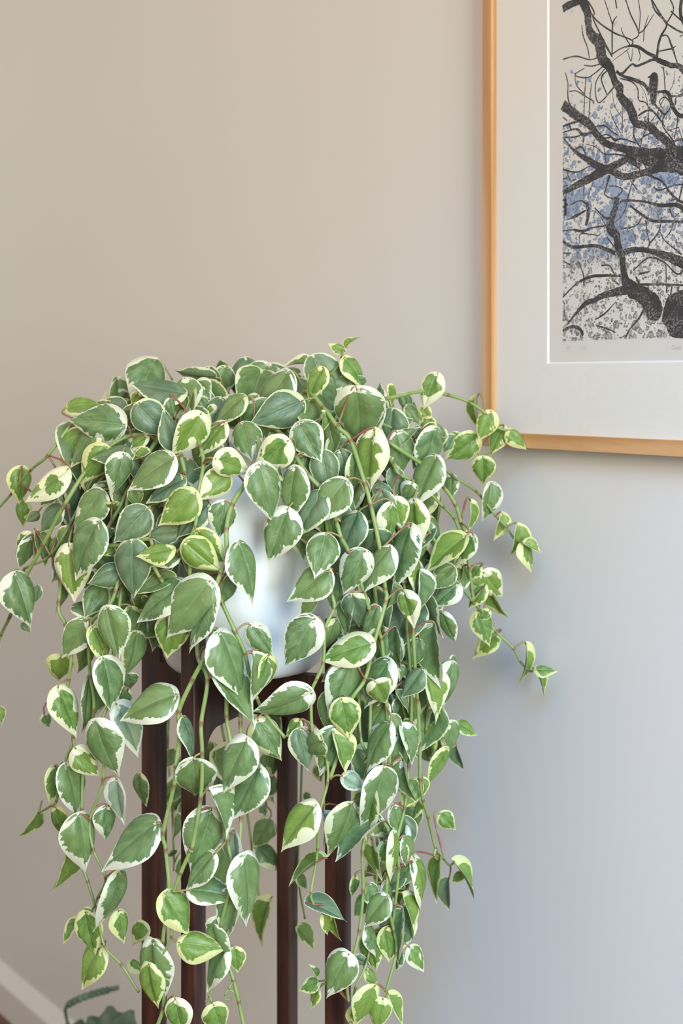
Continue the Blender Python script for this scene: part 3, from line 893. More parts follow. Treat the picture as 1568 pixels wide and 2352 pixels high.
# ------------------------------------------------------------------ where the leaves of the trailing plant are
# rows: base x, base y, tip x, tip y, breadth, kind of leaf, centimetres behind the front of the curtain
# each block: picture column and row of its corner, scale of its numbers
S = 3.92
BLOCKS = [
 (0, 760, S, [
  (1385,280,1210,640,350,'W',5),(1640,560,1180,465,205,'G',2.5),(1095,840,610,790,315,'W',0),(610,690,930,640,140,'Y',4),(985,645,1165,605,90,'D',8),
  (1240,690,1090,930,200,'W',4),(1235,665,1520,965,300,'G',2),(1600,1050,1470,720,200,'G',1.2),(1535,615,1565,790,90,'W',3),(1245,555,1190,690,100,'C',5),
  (740,905,530,1230,240,'Y',3),(860,900,610,1210,170,'D',2),(900,1030,680,1040,130,'G',2.5),(1180,1110,830,1110,165,'G',0.5),(960,1050,725,1390,270,'Y',1.5),
  (1105,1125,1030,1490,215,'W',0),(1540,1150,1140,1410,270,'W',0),(1640,1340,1300,1510,180,'G',1),(200,1240,190,1560,200,'Y',3),(590,1265,220,1530,210,'C',0.5),
  (490,1400,350,1600,170,'D',3),(770,1190,600,1440,230,'D',4),(780,1150,520,1260,130,'D',5),(1200,1415,1240,1600,140,'D',2),(1420,1400,1250,1600,200,'D',3),
  (1320,950,1150,1060,100,'C',4),(1340,1090,1180,1150,70,'Y',3)]),
 (400, 760, S, [
  (95,440,150,740,250,'W',5),(350,420,0,400,150,'G',6),(215,450,320,600,160,'W',6),(450,350,410,265,110,'D',12),(455,345,480,530,170,'D',11),(590,350,560,500,90,'D',13),
  (850,330,600,560,240,'W',8),(670,600,435,590,100,'C',7),(620,600,340,830,170,'D',4.5),(730,590,555,830,150,'D',6),(1010,390,715,830,270,'W',4.5),(1130,640,705,830,335,'G',2),
  (1080,450,1080,690,290,'W',3.5),(1240,600,1150,815,290,'D',2.5),(1330,345,1180,620,170,'Y',-0.5),(1230,300,980,290,60,'C',9),(1125,365,930,340,60,'D',8),(1590,390,1130,380,230,'W',5),
  (1530,180,1385,110,90,'Y',3),(1540,150,1668,40,45,'Y',3),(1545,250,1750,510,150,'Y',2.5),(615,845,690,1150,270,'W',3),(230,765,0,1140,260,'C',0),(440,840,210,1110,170,'C',1.5),
  (390,1160,692,1272,255,'C',0),(1010,1000,710,1250,300,'C',0.5),(1125,850,1320,1170,300,'W',1),(770,1225,925,1705,290,'W',0),(1085,1250,1000,1720,240,'W',1),
  (1330,1105,1400,1470,260,'G',2),(1500,1095,1580,1400,200,'G',2.5),(1645,545,1680,1065,440,'W',0),(1390,830,1450,1090,160,'D',3),(480,1290,235,1510,250,'C',0.5),
  (375,680,270,770,90,'C',7),(1330,730,1350,920,60,'Y',1),(220,600,320,740,120,'D',7),(960,1220,985,1370,50,'C',1),(410,1210,240,1330,90,'D',3)]),
 (800, 760, S, [
  (310,740,250,465,120,'G',4),(300,780,490,800,170,'G',4),(230,915,155,1430,240,'C',0),(190,940,195,1230,240,'W',0.8),(100,1110,30,1470,160,'D',2),(460,1030,645,850,90,'W',1),
  (440,930,520,1290,220,'W',2),(775,900,660,1340,210,'W',1),(785,1155,590,1568,245,'W',0),(795,400,665,695,200,'C',0),(1160,600,1160,890,60,'Y',5),(1285,730,1165,1000,190,'Y',3),
  (1390,870,1260,1105,150,'Y',4),(1450,900,1610,1060,130,'Y',3),(1150,960,880,1180,220,'Y',7),(1210,1145,1215,1400,205,'Y',5),(1280,1385,1240,1720,140,'W',4),(930,1310,920,1510,120,'W',6),
  (530,680,640,850,110,'D',9),(450,850,590,790,100,'D',9),(375,490,410,680,70,'Y',6),(770,845,700,1070,120,'Y',6),(780,850,890,960,90,'D',7),(980,920,900,1060,110,'Y',8.5),
  (320,620,430,700,80,'D',8),(660,1110,580,1250,130,'D',5),(400,1250,450,1500,150,'G',3),(240,1420,440,1500,140,'G',1.5),(570,1380,480,1568,160,'W',2),(150,440,20,490,80,'G',4),(620,890,690,1000,100,'D',8)]),
 (0, 1160, S, [
  (200,-30,190,205,130,'Y',5),(340,70,230,150,100,'G',4),(540,20,345,240,160,'G',2.5),(300,270,120,460,200,'C',2),(285,290,190,590,140,'W',1.8),(330,250,420,560,110,'D',3),
  (135,640,300,1085,290,'W',-0.3),(190,600,10,720,120,'Y',2),(900,-110,660,240,250,'W',1.5),(865,170,630,650,285,'W',0),(620,388,655,868,295,'C',1),(610,200,560,420,150,'D',3),(510,310,460,500,100,'D',3.5),
  (1305,55,1030,335,305,'G',0),(1195,352,1180,845,295,'G',0.5),(1080,590,800,705,220,'G',1.5),(900,740,770,1000,230,'D',3),(530,690,520,985,80,'D',4),(965,943,1060,1380,260,'W',0),
  (765,1058,535,1375,240,'W',1),(840,1115,1005,1440,170,'Y',1),(560,1350,520,1640,240,'Y',3),(790,1290,700,1520,140,'D',5),(935,1403,1040,1860,255,'W',0.5),(1180,940,1130,1280,160,'D',4),
  (1230,1170,1170,1568,190,'D',4),(1550,400,1225,450,172,'Y',-0.3),(1600,230,1310,265,170,'G',2),(1745,-98,1425,180,290,'Y',0),(1560,660,1215,790,130,'D',2),(1640,720,1205,1005,260,'W',1),
  (1870,705,1470,1190,390,'W',-0.3),(1560,1000,1500,1390,280,'Y',1.6),(1620,300,1470,345,120,'G',2),(1600,470,1350,520,80,'W',1),(1010,-20,1010,100,140,'Y',3),(350,735,310,880,80,'G',3),
  (200,1060,275,1155,80,'G',3),(820,600,780,720,60,'Y',4),(1030,390,920,450,90,'Y',2),(1020,220,950,290,70,'D',3),(1390,630,1280,720,100,'D',3),(1340,830,1270,930,110,'D',4)]),
 (400, 1160, S, [
  (450,-15,400,305,230,'W',1),(300,0,0,275,180,'G',1.6),(130,270,-60,520,200,'D',3),(210,250,440,545,200,'Y',0.6),(110,345,415,612,255,'Y',-0.3),(590,362,765,865,235,'W',0),(490,645,390,960,180,'D',3),
  (1010,60,835,515,315,'W',1.6),(1320,-90,1080,260,250,'G',1.2),(1530,-200,1235,160,280,'W',0),(1355,288,1270,632,295,'W',-0.2),(1375,600,1015,855,280,'W',1),(1230,820,1160,1025,120,'D',4),
  (1250,1042,985,1455,315,'W',0),(690,1085,890,1370,230,'W',1),(430,1168,665,1725,305,'W',-0.2),(710,1365,690,1855,145,'W',0.8),(850,1370,790,1710,150,'Y',1.6),(345,890,70,1280,145,'W',-0.3),
  (1765,1246,1305,1380,275,'C',-0.2),(390,600,90,640,150,'D',4),(1440,640,1400,980,170,'D',4),(1450,1050,1370,1330,130,'D',4),(1480,1450,1320,1590,110,'Y',3),(300,1310,400,1568,140,'D',3),
  (1640,90,1475,480,230,'G',2),(1590,860,1520,1190,120,'W',3)]),
 (800, 1160, 3.136, [
  (115,345,-40,650,235,'W',0.5),(250,-80,230,190,190,'G',2),(310,0,310,285,110,'C',0.6),(330,-50,390,190,160,'C',1),(470,-20,490,310,165,'C',1.5),(290,318,65,615,165,'W',0),(190,180,220,400,240,'G',2),
  (440,168,295,590,190,'W',1),(830,235,550,460,150,'Y',0.4),(890,225,740,445,140,'C',0),(880,-20,870,225,50,'Y',1),(1100,65,1065,265,75,'Y',4),(1215,150,1165,395,90,'Y',3),(1260,280,1335,480,95,'Y',3),
  (1265,275,1395,335,55,'Y',3),(975,488,1130,690,195,'C',2),(945,448,865,540,70,'Y',2),(890,500,985,600,70,'Y',2),(975,580,855,745,90,'Y',1.5),(935,775,1025,1015,145,'Y',1),(1015,760,930,830,80,'Y',0.8),
  (1065,930,885,1090,135,'Y',4),(1020,620,1120,830,70,'Y',3),(1280,1012,1270,1300,48,'Y',2),(1350,1188,1505,1185,75,'Y',2),(1340,1185,1430,1360,48,'Y',2),(745,450,575,610,165,'W',2),(785,575,600,725,155,'W',2),
  (820,455,775,640,70,'Y',4),(400,635,465,885,150,'C',0),(480,425,505,650,55,'C',1),(520,490,510,800,95,'W',1.2),(540,270,490,440,80,'W',3),(30,650,80,895,200,'G',2),(200,738,100,960,125,'W',1),
  (618,890,635,1320,155,'W',0.5),(680,790,755,1000,105,'W',2),(560,1205,655,1565,140,'C',1),(745,1150,715,1450,135,'W',1.6),(750,1090,770,1200,50,'W',3),(510,975,430,1190,150,'D',3),(340,900,350,1190,90,'W',1),
  (250,900,190,1170,140,'D',3),(285,1133,85,1450,210,'W',1),(190,1265,285,1455,185,'C',-0.3),(520,1200,380,1385,135,'G',0.5),(350,1350,440,1490,60,'G',2),(10,1165,-130,1540,210,'W',1),
  (-50,1410,10,1700,220,'Y',-0.3),(260,1430,180,1600,120,'W',2),(390,1160,370,1270,50,'W',2),(320,570,280,760,60,'W',2),(590,1130,530,1180,50,'G',4)]),
 (0, 1550, S, [
  (530,135,705,555,235,'C',0),(800,40,770,525,195,'W',2),(1060,285,1295,720,235,'P',3),(1560,180,1065,365,300,'W',-0.2),(865,440,1025,940,285,'W',0),(690,675,900,920,235,'C',1.8),(600,830,735,1270,235,'W',1.4),
  (495,840,475,1165,170,'Y',1),(500,1205,570,1495,135,'Y',2),(345,1235,185,1500,90,'Y',1),(720,1283,805,1783,285,'W',0.5),(960,1200,970,1500,185,'W',3),(1050,955,1090,1350,145,'P',2),(1390,1345,895,1728,310,'W',-0.2),
  (1250,905,1280,1190,120,'D',10),(400,360,450,480,100,'D',4),(590,790,520,880,70,'W',3),(1150,-10,1180,150,160,'D',5),(1150,140,1080,290,120,'D',5),(1560,700,1480,820,140,'D',26),(-40,300,35,445,60,'Y',1)]),
 (400, 1550, S, [
  (385,30,752,445,215,'W',0),(1215,178,735,400,255,'W',0),(760,430,970,775,260,'D',1.5),(1125,510,1215,860,220,'G',1),(1335,600,1120,690,240,'D',0.4),(1120,415,1000,560,120,'Y',2),(90,405,220,755,115,'G',0.4),
  (170,748,195,1182,355,'W',1),(640,603,400,1060,300,'W',0),(755,850,510,1290,285,'W',0.9),(330,1060,490,1500,145,'W',0),(330,1240,160,1776,345,'W',0.8),(540,1420,560,1810,140,'P',1.6),(1260,1188,935,1565,260,'C',0),
  (1390,180,1380,540,110,'D',2),(1340,1250,1360,1550,90,'P',5),(340,620,320,880,100,'D',27),(850,1310,700,1560,190,'D',27),(790,730,800,920,100,'D',26),(880,920,790,1150,130,'D',27),(1180,1070,1220,1150,70,'D',24),
  (710,450,640,600,80,'D',24),(1280,830,1330,970,100,'Y',22),(770,1190,850,1250,80,'D',26),(20,1260,10,1500,80,'D',25)]),
 (740, 1600, S, [
  (140,305,0,728,270,'W',1),(110,342,245,690,150,'Y',0.3),(595,258,340,660,200,'W',0),(560,60,410,300,170,'W',2),(610,180,720,350,120,'W',2),(715,275,855,610,130,'W',1),(690,378,710,650,120,'W',2),(620,510,700,840,100,'W',2),
  (730,590,800,965,130,'W',0),(545,675,395,1215,275,'W',-0.2),(430,818,385,1310,205,'C',1),(260,990,100,1470,220,'D',1.8),(515,1135,110,1455,190,'W',0.9),(190,720,390,830,150,'P',1),(650,985,715,1255,135,'W',1.5),
  (850,770,730,1000,200,'Y',3),(900,740,900,920,70,'Y',3),(890,950,815,1095,70,'Y',3),(1060,1060,1205,1205,155,'Y',2),(1165,240,1120,560,155,'W',2),(1225,240,1405,340,110,'Y',2),(1210,465,1260,660,80,'G',4),
  (1110,480,950,810,100,'Y',2),(1060,405,1080,600,50,'Y',2),(985,310,970,560,55,'Y',4),(1035,140,950,250,60,'G',2),(800,215,730,330,110,'Y',3),(560,1320,640,1580,155,'Y',1),(640,1240,650,1680,60,'C',0),
  (680,1320,760,1500,110,'Y',1),(755,1275,780,1540,115,'W',0.7),(450,1300,505,1655,110,'C',1),(540,1240,610,1330,90,'D',3),(1060,1450,992,1842,110,'Y',1),(1185,1490,1392,1803,80,'Y',1),(830,1470,945,1929,100,'C',1),
  (670,30,680,200,60,'G',3),(460,650,360,770,100,'Y',3),(560,1190,640,1230,60,'W',2)]),
 (0, 1950, S, [
  (620,0,480,425,130,'Y',1.5),(1065,240,920,765,165,'W',0),(770,588,830,970,215,'Y',0.5),(690,645,560,860,80,'Y',1.5),(910,870,690,1250,220,'Y',1),(1070,575,1140,850,160,'Y',2),(1290,670,1190,870,150,'Y',10),
  (1170,1010,1320,1110,95,'Y',10),(1370,850,1430,1400,230,'W',0.5),(1340,1053,1390,1445,180,'Y',-0.2),(820,560,700,610,50,'Y',1)]),
 (340, 1950, S, [
  (580,60,310,355,190,'W',0),(385,370,800,410,235,'W',0.7),(870,85,915,690,240,'W',-0.1),(840,400,655,825,190,'W',0.4),(155,420,385,775,265,'Y',-0.2),(298,845,692,890,255,'Y',-0.2),(620,595,680,830,210,'W',1.6),
  (580,708,700,1060,155,'W',1),(700,905,485,1260,180,'W',0.9),(780,890,810,1135,160,'Y',1),(250,1372,300,1700,215,'C',0),(590,1405,680,1720,235,'Y',0.5),(1100,460,960,870,135,'Y',26),(1345,700,1510,910,110,'Y',26),
  (1350,230,1440,370,90,'Y',24),(200,10,240,90,90,'D',26)]),
 (660, 1950, 3.484, [
  (290,80,0,265,60,'Y',2),(165,430,475,550,110,'G',0.5),(290,530,340,690,80,'Y',1),(365,545,400,745,60,'Y',1),(480,858,290,1195,250,'W',-0.2),(245,1060,85,1130,110,'Y',5),(240,1120,175,1280,80,'Y',5),(235,1020,185,920,40,'Y',5),
  (650,290,700,480,125,'W',1),(785,390,595,615,185,'W',0),(780,280,840,510,90,'W',2),(915,500,870,920,125,'W',0),(925,380,1030,720,90,'Y',1.5),(985,795,1115,985,135,'C',0),(790,645,825,910,130,'Y',1),(650,625,735,850,80,'W',1.5),
  (650,710,700,985,165,'Y',2.5),(640,375,530,555,140,'D',3),(540,230,530,390,70,'Y',4),(540,870,660,935,70,'G',3),(635,975,735,1120,80,'Y',3),(690,1113,570,1450,165,'Y',1),(760,1208,700,1480,185,'Y',0),(810,1170,930,1420,75,'Y',1),
  (530,1265,560,1450,110,'Y',4),(1400,190,1310,270,80,'Y',3),(1290,250,1280,490,95,'G',3),(920,840,850,970,60,'W',3),(865,510,910,610,50,'G',2),(980,130,850,310,120,'D',2.5)]),
 (0, 0, 1.0, [
  (925,905,940,950,32,'D',9),(948,925,930,962,34,'D',10),(990,960,965,1005,36,'Y',9),(1012,985,1000,1035,34,'D',10),(1040,1000,1020,1040,32,'D',9),(945,985,975,1010,30,'D',10),(1000,1040,985,1085,38,'D',8),(968,935,990,968,28,'Y',10)]),
]
# stems: rooted in the soil?, radius at the start and at the end in mm, (column, row, centimetres back)
VINES = [
 (True, 2.3, 1.5, [(330,960,5),(230,955,3),(173,967,2),(161,977,1.5),(110,1046,1),(71,1079,1),(28,1132,1),(-6,1170,1)]),
 (True, 2.5, 1.9, [(300,1000,4),(215,1060,2),(148,1160,0.5),(99,1252,0.3),(59,1326,0.3),(23,1415,0.3),(3,1456,0.3),(-12,1500,0.3)]),
 (True, 2.3, 1.2, [(240,1060,4),(163,1200,3),(115,1276,2.5),(58,1305,2.2),(40,1330,2)]),
 (True, 2.4, 1.4, [(250,1080,4),(170,1210,3),(135,1382,2.5),(150,1435,2),(163,1502,1.2),(158,1560,0.8),(156,1598,0.8),(168,1693,0.8),(140,1774,1),(130,1838,1),(118,1850,1),(90,1866,1)]),
 (True, 2.4, 1.3, [(300,1120,4),(285,1252,3),(265,1359,2),(244,1397,1),(210,1430,1.5),(204,1480,1.6),(207,1553,1.8),(215,1630,2),(192,1760,2.5),(188,1860,2.4),(186,1940,2),(189,1988,1),(201,2024,1),(222,2093,1),(240,2172,1),(278,2215,1),(319,2279,1.5)]),
 (True, 2.4, 1.2, [(290,1170,5),(280,1340,4),(262,1480,3),(255,1600,2.5),(235,1660,1.5),(237,1790,1.5),(207,1882,1.5),(214,1950,1),(242,2016,0.6),(225,2060,0.6),(209,2098,0.8)]),
 (True, 2.4, 2.0, [(255,1200,3.2),(235,1247,1.8),(286,1252,1.2),(344,1239,1.0),(350,1290,1.2),(367,1326,1.5),(390,1360,2.5)]),
 (True, 2.4, 1.8, [(440,960,2.5),(461,1028,0.6),(467,1066,0.6),(455,1135,0.6),(452,1168,0.4),(448,1208,0.5),(428,1249,0.6),(405,1268,0.6)]),
 (True, 2.4, 2.0, [(405,1000,3),(415,1048,2),(424,1086,2),(432,1180,2),(436,1250,2),(437,1330,1.6),(450,1440,1.8),(455,1510,1),(476,1562,0.3),(462,1660,0),(464,1729,0),(461,1833,0),(441,1948,0),(437,1955,0),(415,2005,0),(398,2050,0)]),
 (True, 2.7, 2.0, [(595,1050,3),(563,1110,1.5),(533,1160,0.8),(520,1214,0.4),(520,1280,0.2),(507,1316,0.2),(488,1372,0.2),(484,1440,0),(481,1487,0),(443,1560,0),(411,1633,0),(413,1680,0.3),(404,1760,0.3),(400,1803,0.3),(375,1912,0.2),(380,1950,0.2),(389,2049,0.2),(380,2113,0.4),(374,2164,0.6),(374,2250,0.8),(375,2312,0.8),(360,2360,0.8)]),
 (False, 2.2, 1.8, [(497,1354,0.6),(510,1385,0.5),(540,1451,0.5),(562,1500,0.8),(575,1560,1.4),(591,1606,1.6),(607,1637,1.8),(655,1695,1.8)]),
 (False, 2.2, 1.8, [(484,1440,0.4),(510,1460,0.6),(522,1540,1.0),(520,1644,1.2),(530,1716,1.0),(520,1800,1.0),(523,1930,0.7),(534,2012,0.4),(507,2128,0.6),(515,2180,1),(524,2215,0.8),(536,2251,0.6),(548,2300,0.6),(560,2358,0.6)]),
 (False, 2.1, 1.6, [(536,1440,1.6),(550,1560,2),(552,1660,1.6),(553,1760,1.4),(553,1877,1.2),(549,1950,0.9),(541,2010,0.8),(520,2110,1.0)]),
 (True, 2.5, 2.0, [(678,1048,2),(706,1089,1.2),(747,1137,1.2),(772,1198,0.8),(783,1234,0.6),(800,1267,0.8),(835,1358,1),(848,1399,1.2),(862,1440,1.4),(875,1466,1.4),(881,1517,1.4)]),
 (True, 2.6, 2.0, [(700,900,2),(742,936,0.4),(775,980,0),(805,1012,0),(838,1112,0),(851,1160,0),(873,1265,0),(884,1351,0),(886,1380,0),(859,1476,0),(838,1559,0),(806,1610,0.2),(790,1690,0.8),(757,1790,0.8)]),
 (True, 2.2, 1.3, [(745,1180,4),(757,1313,2),(762,1364,1),(767,1397,0.8),(747,1443,0.6),(742,1522,0.4),(727,1560,0.4),(715,1596,0.5),(719,1690,0.8),(748,1740,1),(752,1797,0.8),(734,1866,0.7),(729,1950,0.8),(726,1979,0.8),(714,2050,0.6),(720,2078,0.6)]),
 (True, 2.0, 1.2, [(700,905,4),(730,893,3),(755,865,3),(783,831,3),(788,806,3),(796,795,3)]),
 (True, 2.5, 1.4, [(800,930,4),(879,917,2),(976,898,0.6),(1027,907,1),(1075,923,2),(1116,951,3),(1140,980,3.2),(1165,990,3)]),
 (True, 2.6, 1.8, [(830,965,3),(889,1013,0.6),(976,1071,0.3),(984,1081,0.3),(1017,1117,0.3),(1045,1158,0.3),(1058,1200,0.3),(1071,1237,0.3),(1077,1303,1),(1087,1380,1.2)]),
 (True, 2.4, 1.6, [(860,1010,4),(902,1066,2),(917,1089,1.6),(966,1115,1.2),(1017,1163,1),(1042,1189,1),(1058,1227,0.8)]),
 (True, 2.2, 1.1, [(860,970,5),(948,1012,4),(973,1028,4),(1035,1089,4),(1091,1127,4),(1114,1153,4),(1138,1185,3.5),(1163,1211,3.2),(1183,1240,3),(1203,1246,3)]),
 (True, 2.1, 1.4, [(860,930,9),(920,913,9),(950,935,9),(971,970,9),(978,995,8),(960,1020,7)]),
 (False, 1.6, 1.2, [(1060,1010,8),(1095,1038,5),(1105,1046,5),(1128,1040,4.2)]),
 (True, 2.3, 1.2, [(950,1140,4),(987,1224,3),(1010,1259,2),(1042,1323,1.6),(1084,1380,1.4),(1110,1410,1.6),(1138,1450,1.6),(1179,1490,1.8),(1195,1520,2),(1215,1541,2),(1228,1538,2)]),
 (True, 2.4, 1.5, [(900,1180,5),(940,1330,2.6),(948,1444,1.2),(953,1536,1),(958,1606,0.9),(964,1707,0.8),(964,1789,0.9),(971,1837,1),(982,1876,1),(1000,1947,1),(1018,1972,1)]),
 (False, 1.6, 1.2, [(1000,1947,1),(997,1965,1),(1004,1975,1)]), (False, 1.5, 1.1, [(1018,1972,1),(1032,1987,1),(1044,1980,1)]),
 (True, 2.2, 1.4, [(880,1200,5),(925,1330,3),(935,1450,2.4),(944,1560,2),(944,1660,2),(938,1760,2),(929,1855,1.4),(911,1932,1.2),(915,1993,1),(907,2079,1),(898,2130,1.2),(870,2160,1.6)]),
 (True, 2.4, 1.6, [(840,1240,5),(872,1466,2),(881,1517,1.6),(885,1580,0.8),(888,1625,0.5),(893,1758,0.4),(870,1850,1.2),(880,1886,1),(893,1916,0.8),(890,2002,0.5),(888,2065,0.5),(904,2137,0.4),(910,2188,0.2),(887,2277,0.2),(876,2360,0.2)]),
 (True, 2.2, 1.6, [(820,1250,6),(838,1450,4),(850,1600,2.6),(849,1720,2),(857,1778,1.8),(845,1880,2),(832,1956,1),(834,2045,0.8),(825,2137,0.7),(809,2208,0.7),(797,2260,1.2),(800,2300,1.6)]),
 (True, 2.0, 1.3, [(810,1280,7),(822,1500,5),(827,1684,2.6),(845,1740,2.4),(860,1840,3),(866,1960,3),(860,2080,3),(844,2203,2.4),(816,2269,2),(812,2310,2.2)]),
 (True, 2.0, 1.4, [(980,1200,6),(985,1330,5),(980,1440,5),(985,1560,4),(978,1680,4),(983,1690,4)]), (True, 2.0, 1.4, [(930,1250,7),(905,1400,6),(912,1560,5),(900,1700,4.5),(915,1800,4)]),
 (True, 2.0, 1.4, [(900,1250,8),(925,1420,6),(920,1580,5),(940,1700,5)]), (True, 2.0, 1.4, [(870,1250,8),(866,1450,7),(868,1640,5),(846,1760,5)]),
 (False, 1.7, 1.2, [(1000,1600,2),(1010,1640,2),(1024,1660,2),(1045,1665,2)]),
 (False, 1.4, 1.0, [(500,2222,1.2),(481,2290,1),(472,2301,1)]), (False, 1.3, 1.0, [(481,2288,1),(490,2312,0.8)]), (False, 1.5, 1.0, [(393,2130,0.3),(393,2150,0.2),(375,2190,0),(352,2218,-0.1)]),
 (False, 1.1, 0.7, [(536,2253,0.6),(525,2270,0.5),(517,2285,0.5),(520,2296,0.5),(532,2292,0.5),(536,2280,0.5),(527,2274,0.5),(519,2280,0.5)]),
 (True, 2.0, 1.4, [(480,1100,30),(480,1400,30),(500,1600,29),(520,1720,28),(560,1830,28),(580,1960,28),(600,2090,27)]), (True, 2.0, 1.4, [(640,1150,32),(650,1450,31),(620,1700,30),(610,1850,29),(600,1950,28)]),
 (True, 2.0, 1.2, [(700,1150,32),(700,1500,30),(690,1850,28),(685,2010,26),(700,2110,26)]), (True, 2.0, 1.2, [(420,1100,30),(400,1500,29),(385,1700,28),(395,1850,27),(400,2000,27)]),
]
# filler foliage: columns, rows, centimetres back, number of leaves
FILL = [(180,320,1040,1400,4,9,34),(260,480,930,1060,5,12,24),(480,760,880,980,5,12,30),(760,900,960,1180,4,8,30),(780,1000,1150,1500,4,9,44),(820,980,1480,1800,4,8,26),
        (330,460,1080,1300,3,7,18),(660,800,1060,1240,3.5,6,12),(950,1010,1180,1330,5,8,6),(300,380,1250,1480,4,8,12),(140,230,1120,1330,5,9,10),(500,640,1650,2050,25,30,10),(380,480,1700,2000,26,30,6),(850,930,1850,2200,3,6,10)]

# ------------------------------------------------------------------ trailing plant
SOIL = 1.196
plant = empty('trailing_plant', (CX, CY, SOIL))
tag(plant, 'trailing plant with cream-edged green leaves spilling over the white pot', 'plant')
PLANT0 = Vector((CX, CY, SOIL))
bm = bmesh.new()
lathe(bm, [(0, 0.004), (0.05, 0.006), (0.085, 0.001), (0.0940, -0.004), (0.0935, -0.03), (0, -0.03)], 40)
mesh_obj('soil', bm, MAT['soil'], plant, True)
HUSE = [(780, 200), (830, 330), (900, 420), (1000, 500), (1150, 540), (1400, 545), (1700, 500), (2000, 470), (2400, 430)]
DUSE = [(760, 0.02), (830, 0.045), (880, 0.085), (950, 0.13), (1050, 0.165), (1200, 0.185), (1400, 0.195), (1700, 0.200), (2400, 0.195)]


def interp(tab, y):
    if y <= tab[0][0]:
        return tab[0][1]
    for (a, va), (b, vb) in zip(tab, tab[1:]):
        if y <= b:
            return va + (vb - va) * (y - a) / (b - a)
    return tab[-1][1]


def shell(px, py, dep):
    """depth of the leaf curtain: an ellipse round the pot, dep centimetres further back"""
    e = 1 - ((px - PX_C) / interp(HUSE, py)) ** 2
    Z = ZC - interp(DUSE, py) * math.sqrt(max(e, 0.0)) + dep * 0.0115
    return min(Z, wall_depth(px) - 0.048)


# ---- vines
def vine_path(pts):
    out = []
    for p in pts:
        x, y = p[0], p[1]
        dep = p[2]
        out.append(px3(x, y, shell(x, y, dep)))
    return out


VINE_PTS = []                                             # (point, vine index) samples for the petioles
rng = random.Random(11)


def build_vine(ctrl, r0, r1, rooted):
    sub = 12
    if rooted:                                            # carry the stem back over the rim to the soil
        first = ctrl[0]
        d = Vector((first.x - CX, first.y - CY, 0))
        d = d.normalized() if d.length > 1e-4 else Vector((0, -1, 0))
        rim = Vector((CX, CY, 0)) + d * 0.112 + Vector((0, 0, 1.242))
        soil = Vector((CX, CY, 0)) + d * rng.uniform(0.03, 0.07) + Vector((0, 0, 1.192))
        inner = soil.lerp(rim, 0.55) + Vector((0, 0, 0.022))
        if first.z > 1.235:
            ctrl = [soil, soil.lerp(first, 0.5) + Vector((0, 0, 0.012))] + ctrl
        else:
            ctrl = [soil, inner, rim] + ctrl
    path = catmull(ctrl, sub)
    n = len(path)
    radii, node = [], []
    for i in range(n):
        t = i / max(1, n - 1)
        q = abs((i + sub / 2) % sub - sub / 2)             # distance to a node in samples
        r = r0 + (r1 - r0) * t
        radii.append(r * (1.18 if q == 0 else 1.0))
        node.append(0.85 if q == 0 else (0.45 if (i % sub) == 1 else 0.0))
        VINE_PTS.append((path[i], q))
    vs, fs = [], []
    ring = tube(vs, fs, path, radii, 8)
    me = bpy.data.meshes.new('stem')
    me.from_pydata([v - PLANT0 for v in vs], [], fs)
    at = me.attributes.new('node', 'FLOAT', 'POINT')
    at.data.foreach_set('value', [node[i] for i in ring])
    for p in me.polygons:
        p.use_smooth = True
    link('stem', me, MAT['stem'], plant)


for root, r0, r1, pts in VINES:
    build_vine(vine_path(pts), r0 * 0.001, r1 * 0.001, root)

# ---- leaf shapes
HW = [(0, 0.0), (0.012, 0.085), (0.035, 0.160), (0.075, 0.228), (0.13, 0.283), (0.20, 0.322), (0.29, 0.342), (0.38, 0.337), (0.48, 0.309), (0.58, 0.263),
      (0.68, 0.204), (0.77, 0.143), (0.85, 0.082), (0.91, 0.042), (0.955, 0.017), (1.0, 0.0)]
US = [0, 0.012, 0.035, 0.075, 0.13, 0.20, 0.29, 0.38, 0.48, 0.58, 0.68, 0.77, 0.85, 0.91, 0.955, 1.0]
NV = 8


def leaf_geom(wid, fold, bend, cup, twist, skew, wave, ph):
    vs, uvs = [], []
    for u in US:
        hw = interp(HW, u) * wid
        for j in range(NV + 1):
            v = -1 + 2 * j / NV
            av = abs(v)
            x = v * hw * (1 + skew * (0.10 if v > 0 else -0.10))
            y = u - 0.060 * av ** 1.6 * math.exp(-(u / 0.10) ** 2) - 0.02 * (1 - av) * math.exp(-(u / 0.05) ** 2) * 0
            z = fold * abs(x) + cup * hw * (math.sin(math.pi * av) * 0.36 - 0.75 * av * av)
            z += wave * 0.018 * math.sin(u * 9 + ph + (2.0 if v > 0 else 0.0)) * av * av
            z -= bend * (u - 0.25) ** 2 * (1 if u > 0.25 else 0.5)
            tw = twist * (u - 0.3)
            x, z = x * math.cos(tw) - (z * 0.3) * math.sin(tw), z + x * math.sin(tw)
            vs.append((x, y, z))
            uvs.append((u, (v + 1) / 2))
    out = [(interp(HW, s / 60) * wid, s / 60) for s in range(61)]
    edge = []
    for (u, vv) in uvs:
        x, y = abs(vv * 2 - 1) * interp(HW, u) * wid, u
        edge.append(min(math.hypot(x - a, y - b) for a, b in out) if abs(abs(vv * 2 - 1) - 1) > 1e-6 else 0.0)
    fs = []
    for i in range(len(US) - 1):
        for j in range(NV):
            a = i * (NV + 1) + j
            fs.append((a, a + 1, a + NV + 2, a + NV + 1))
    return vs, fs, uvs, edge


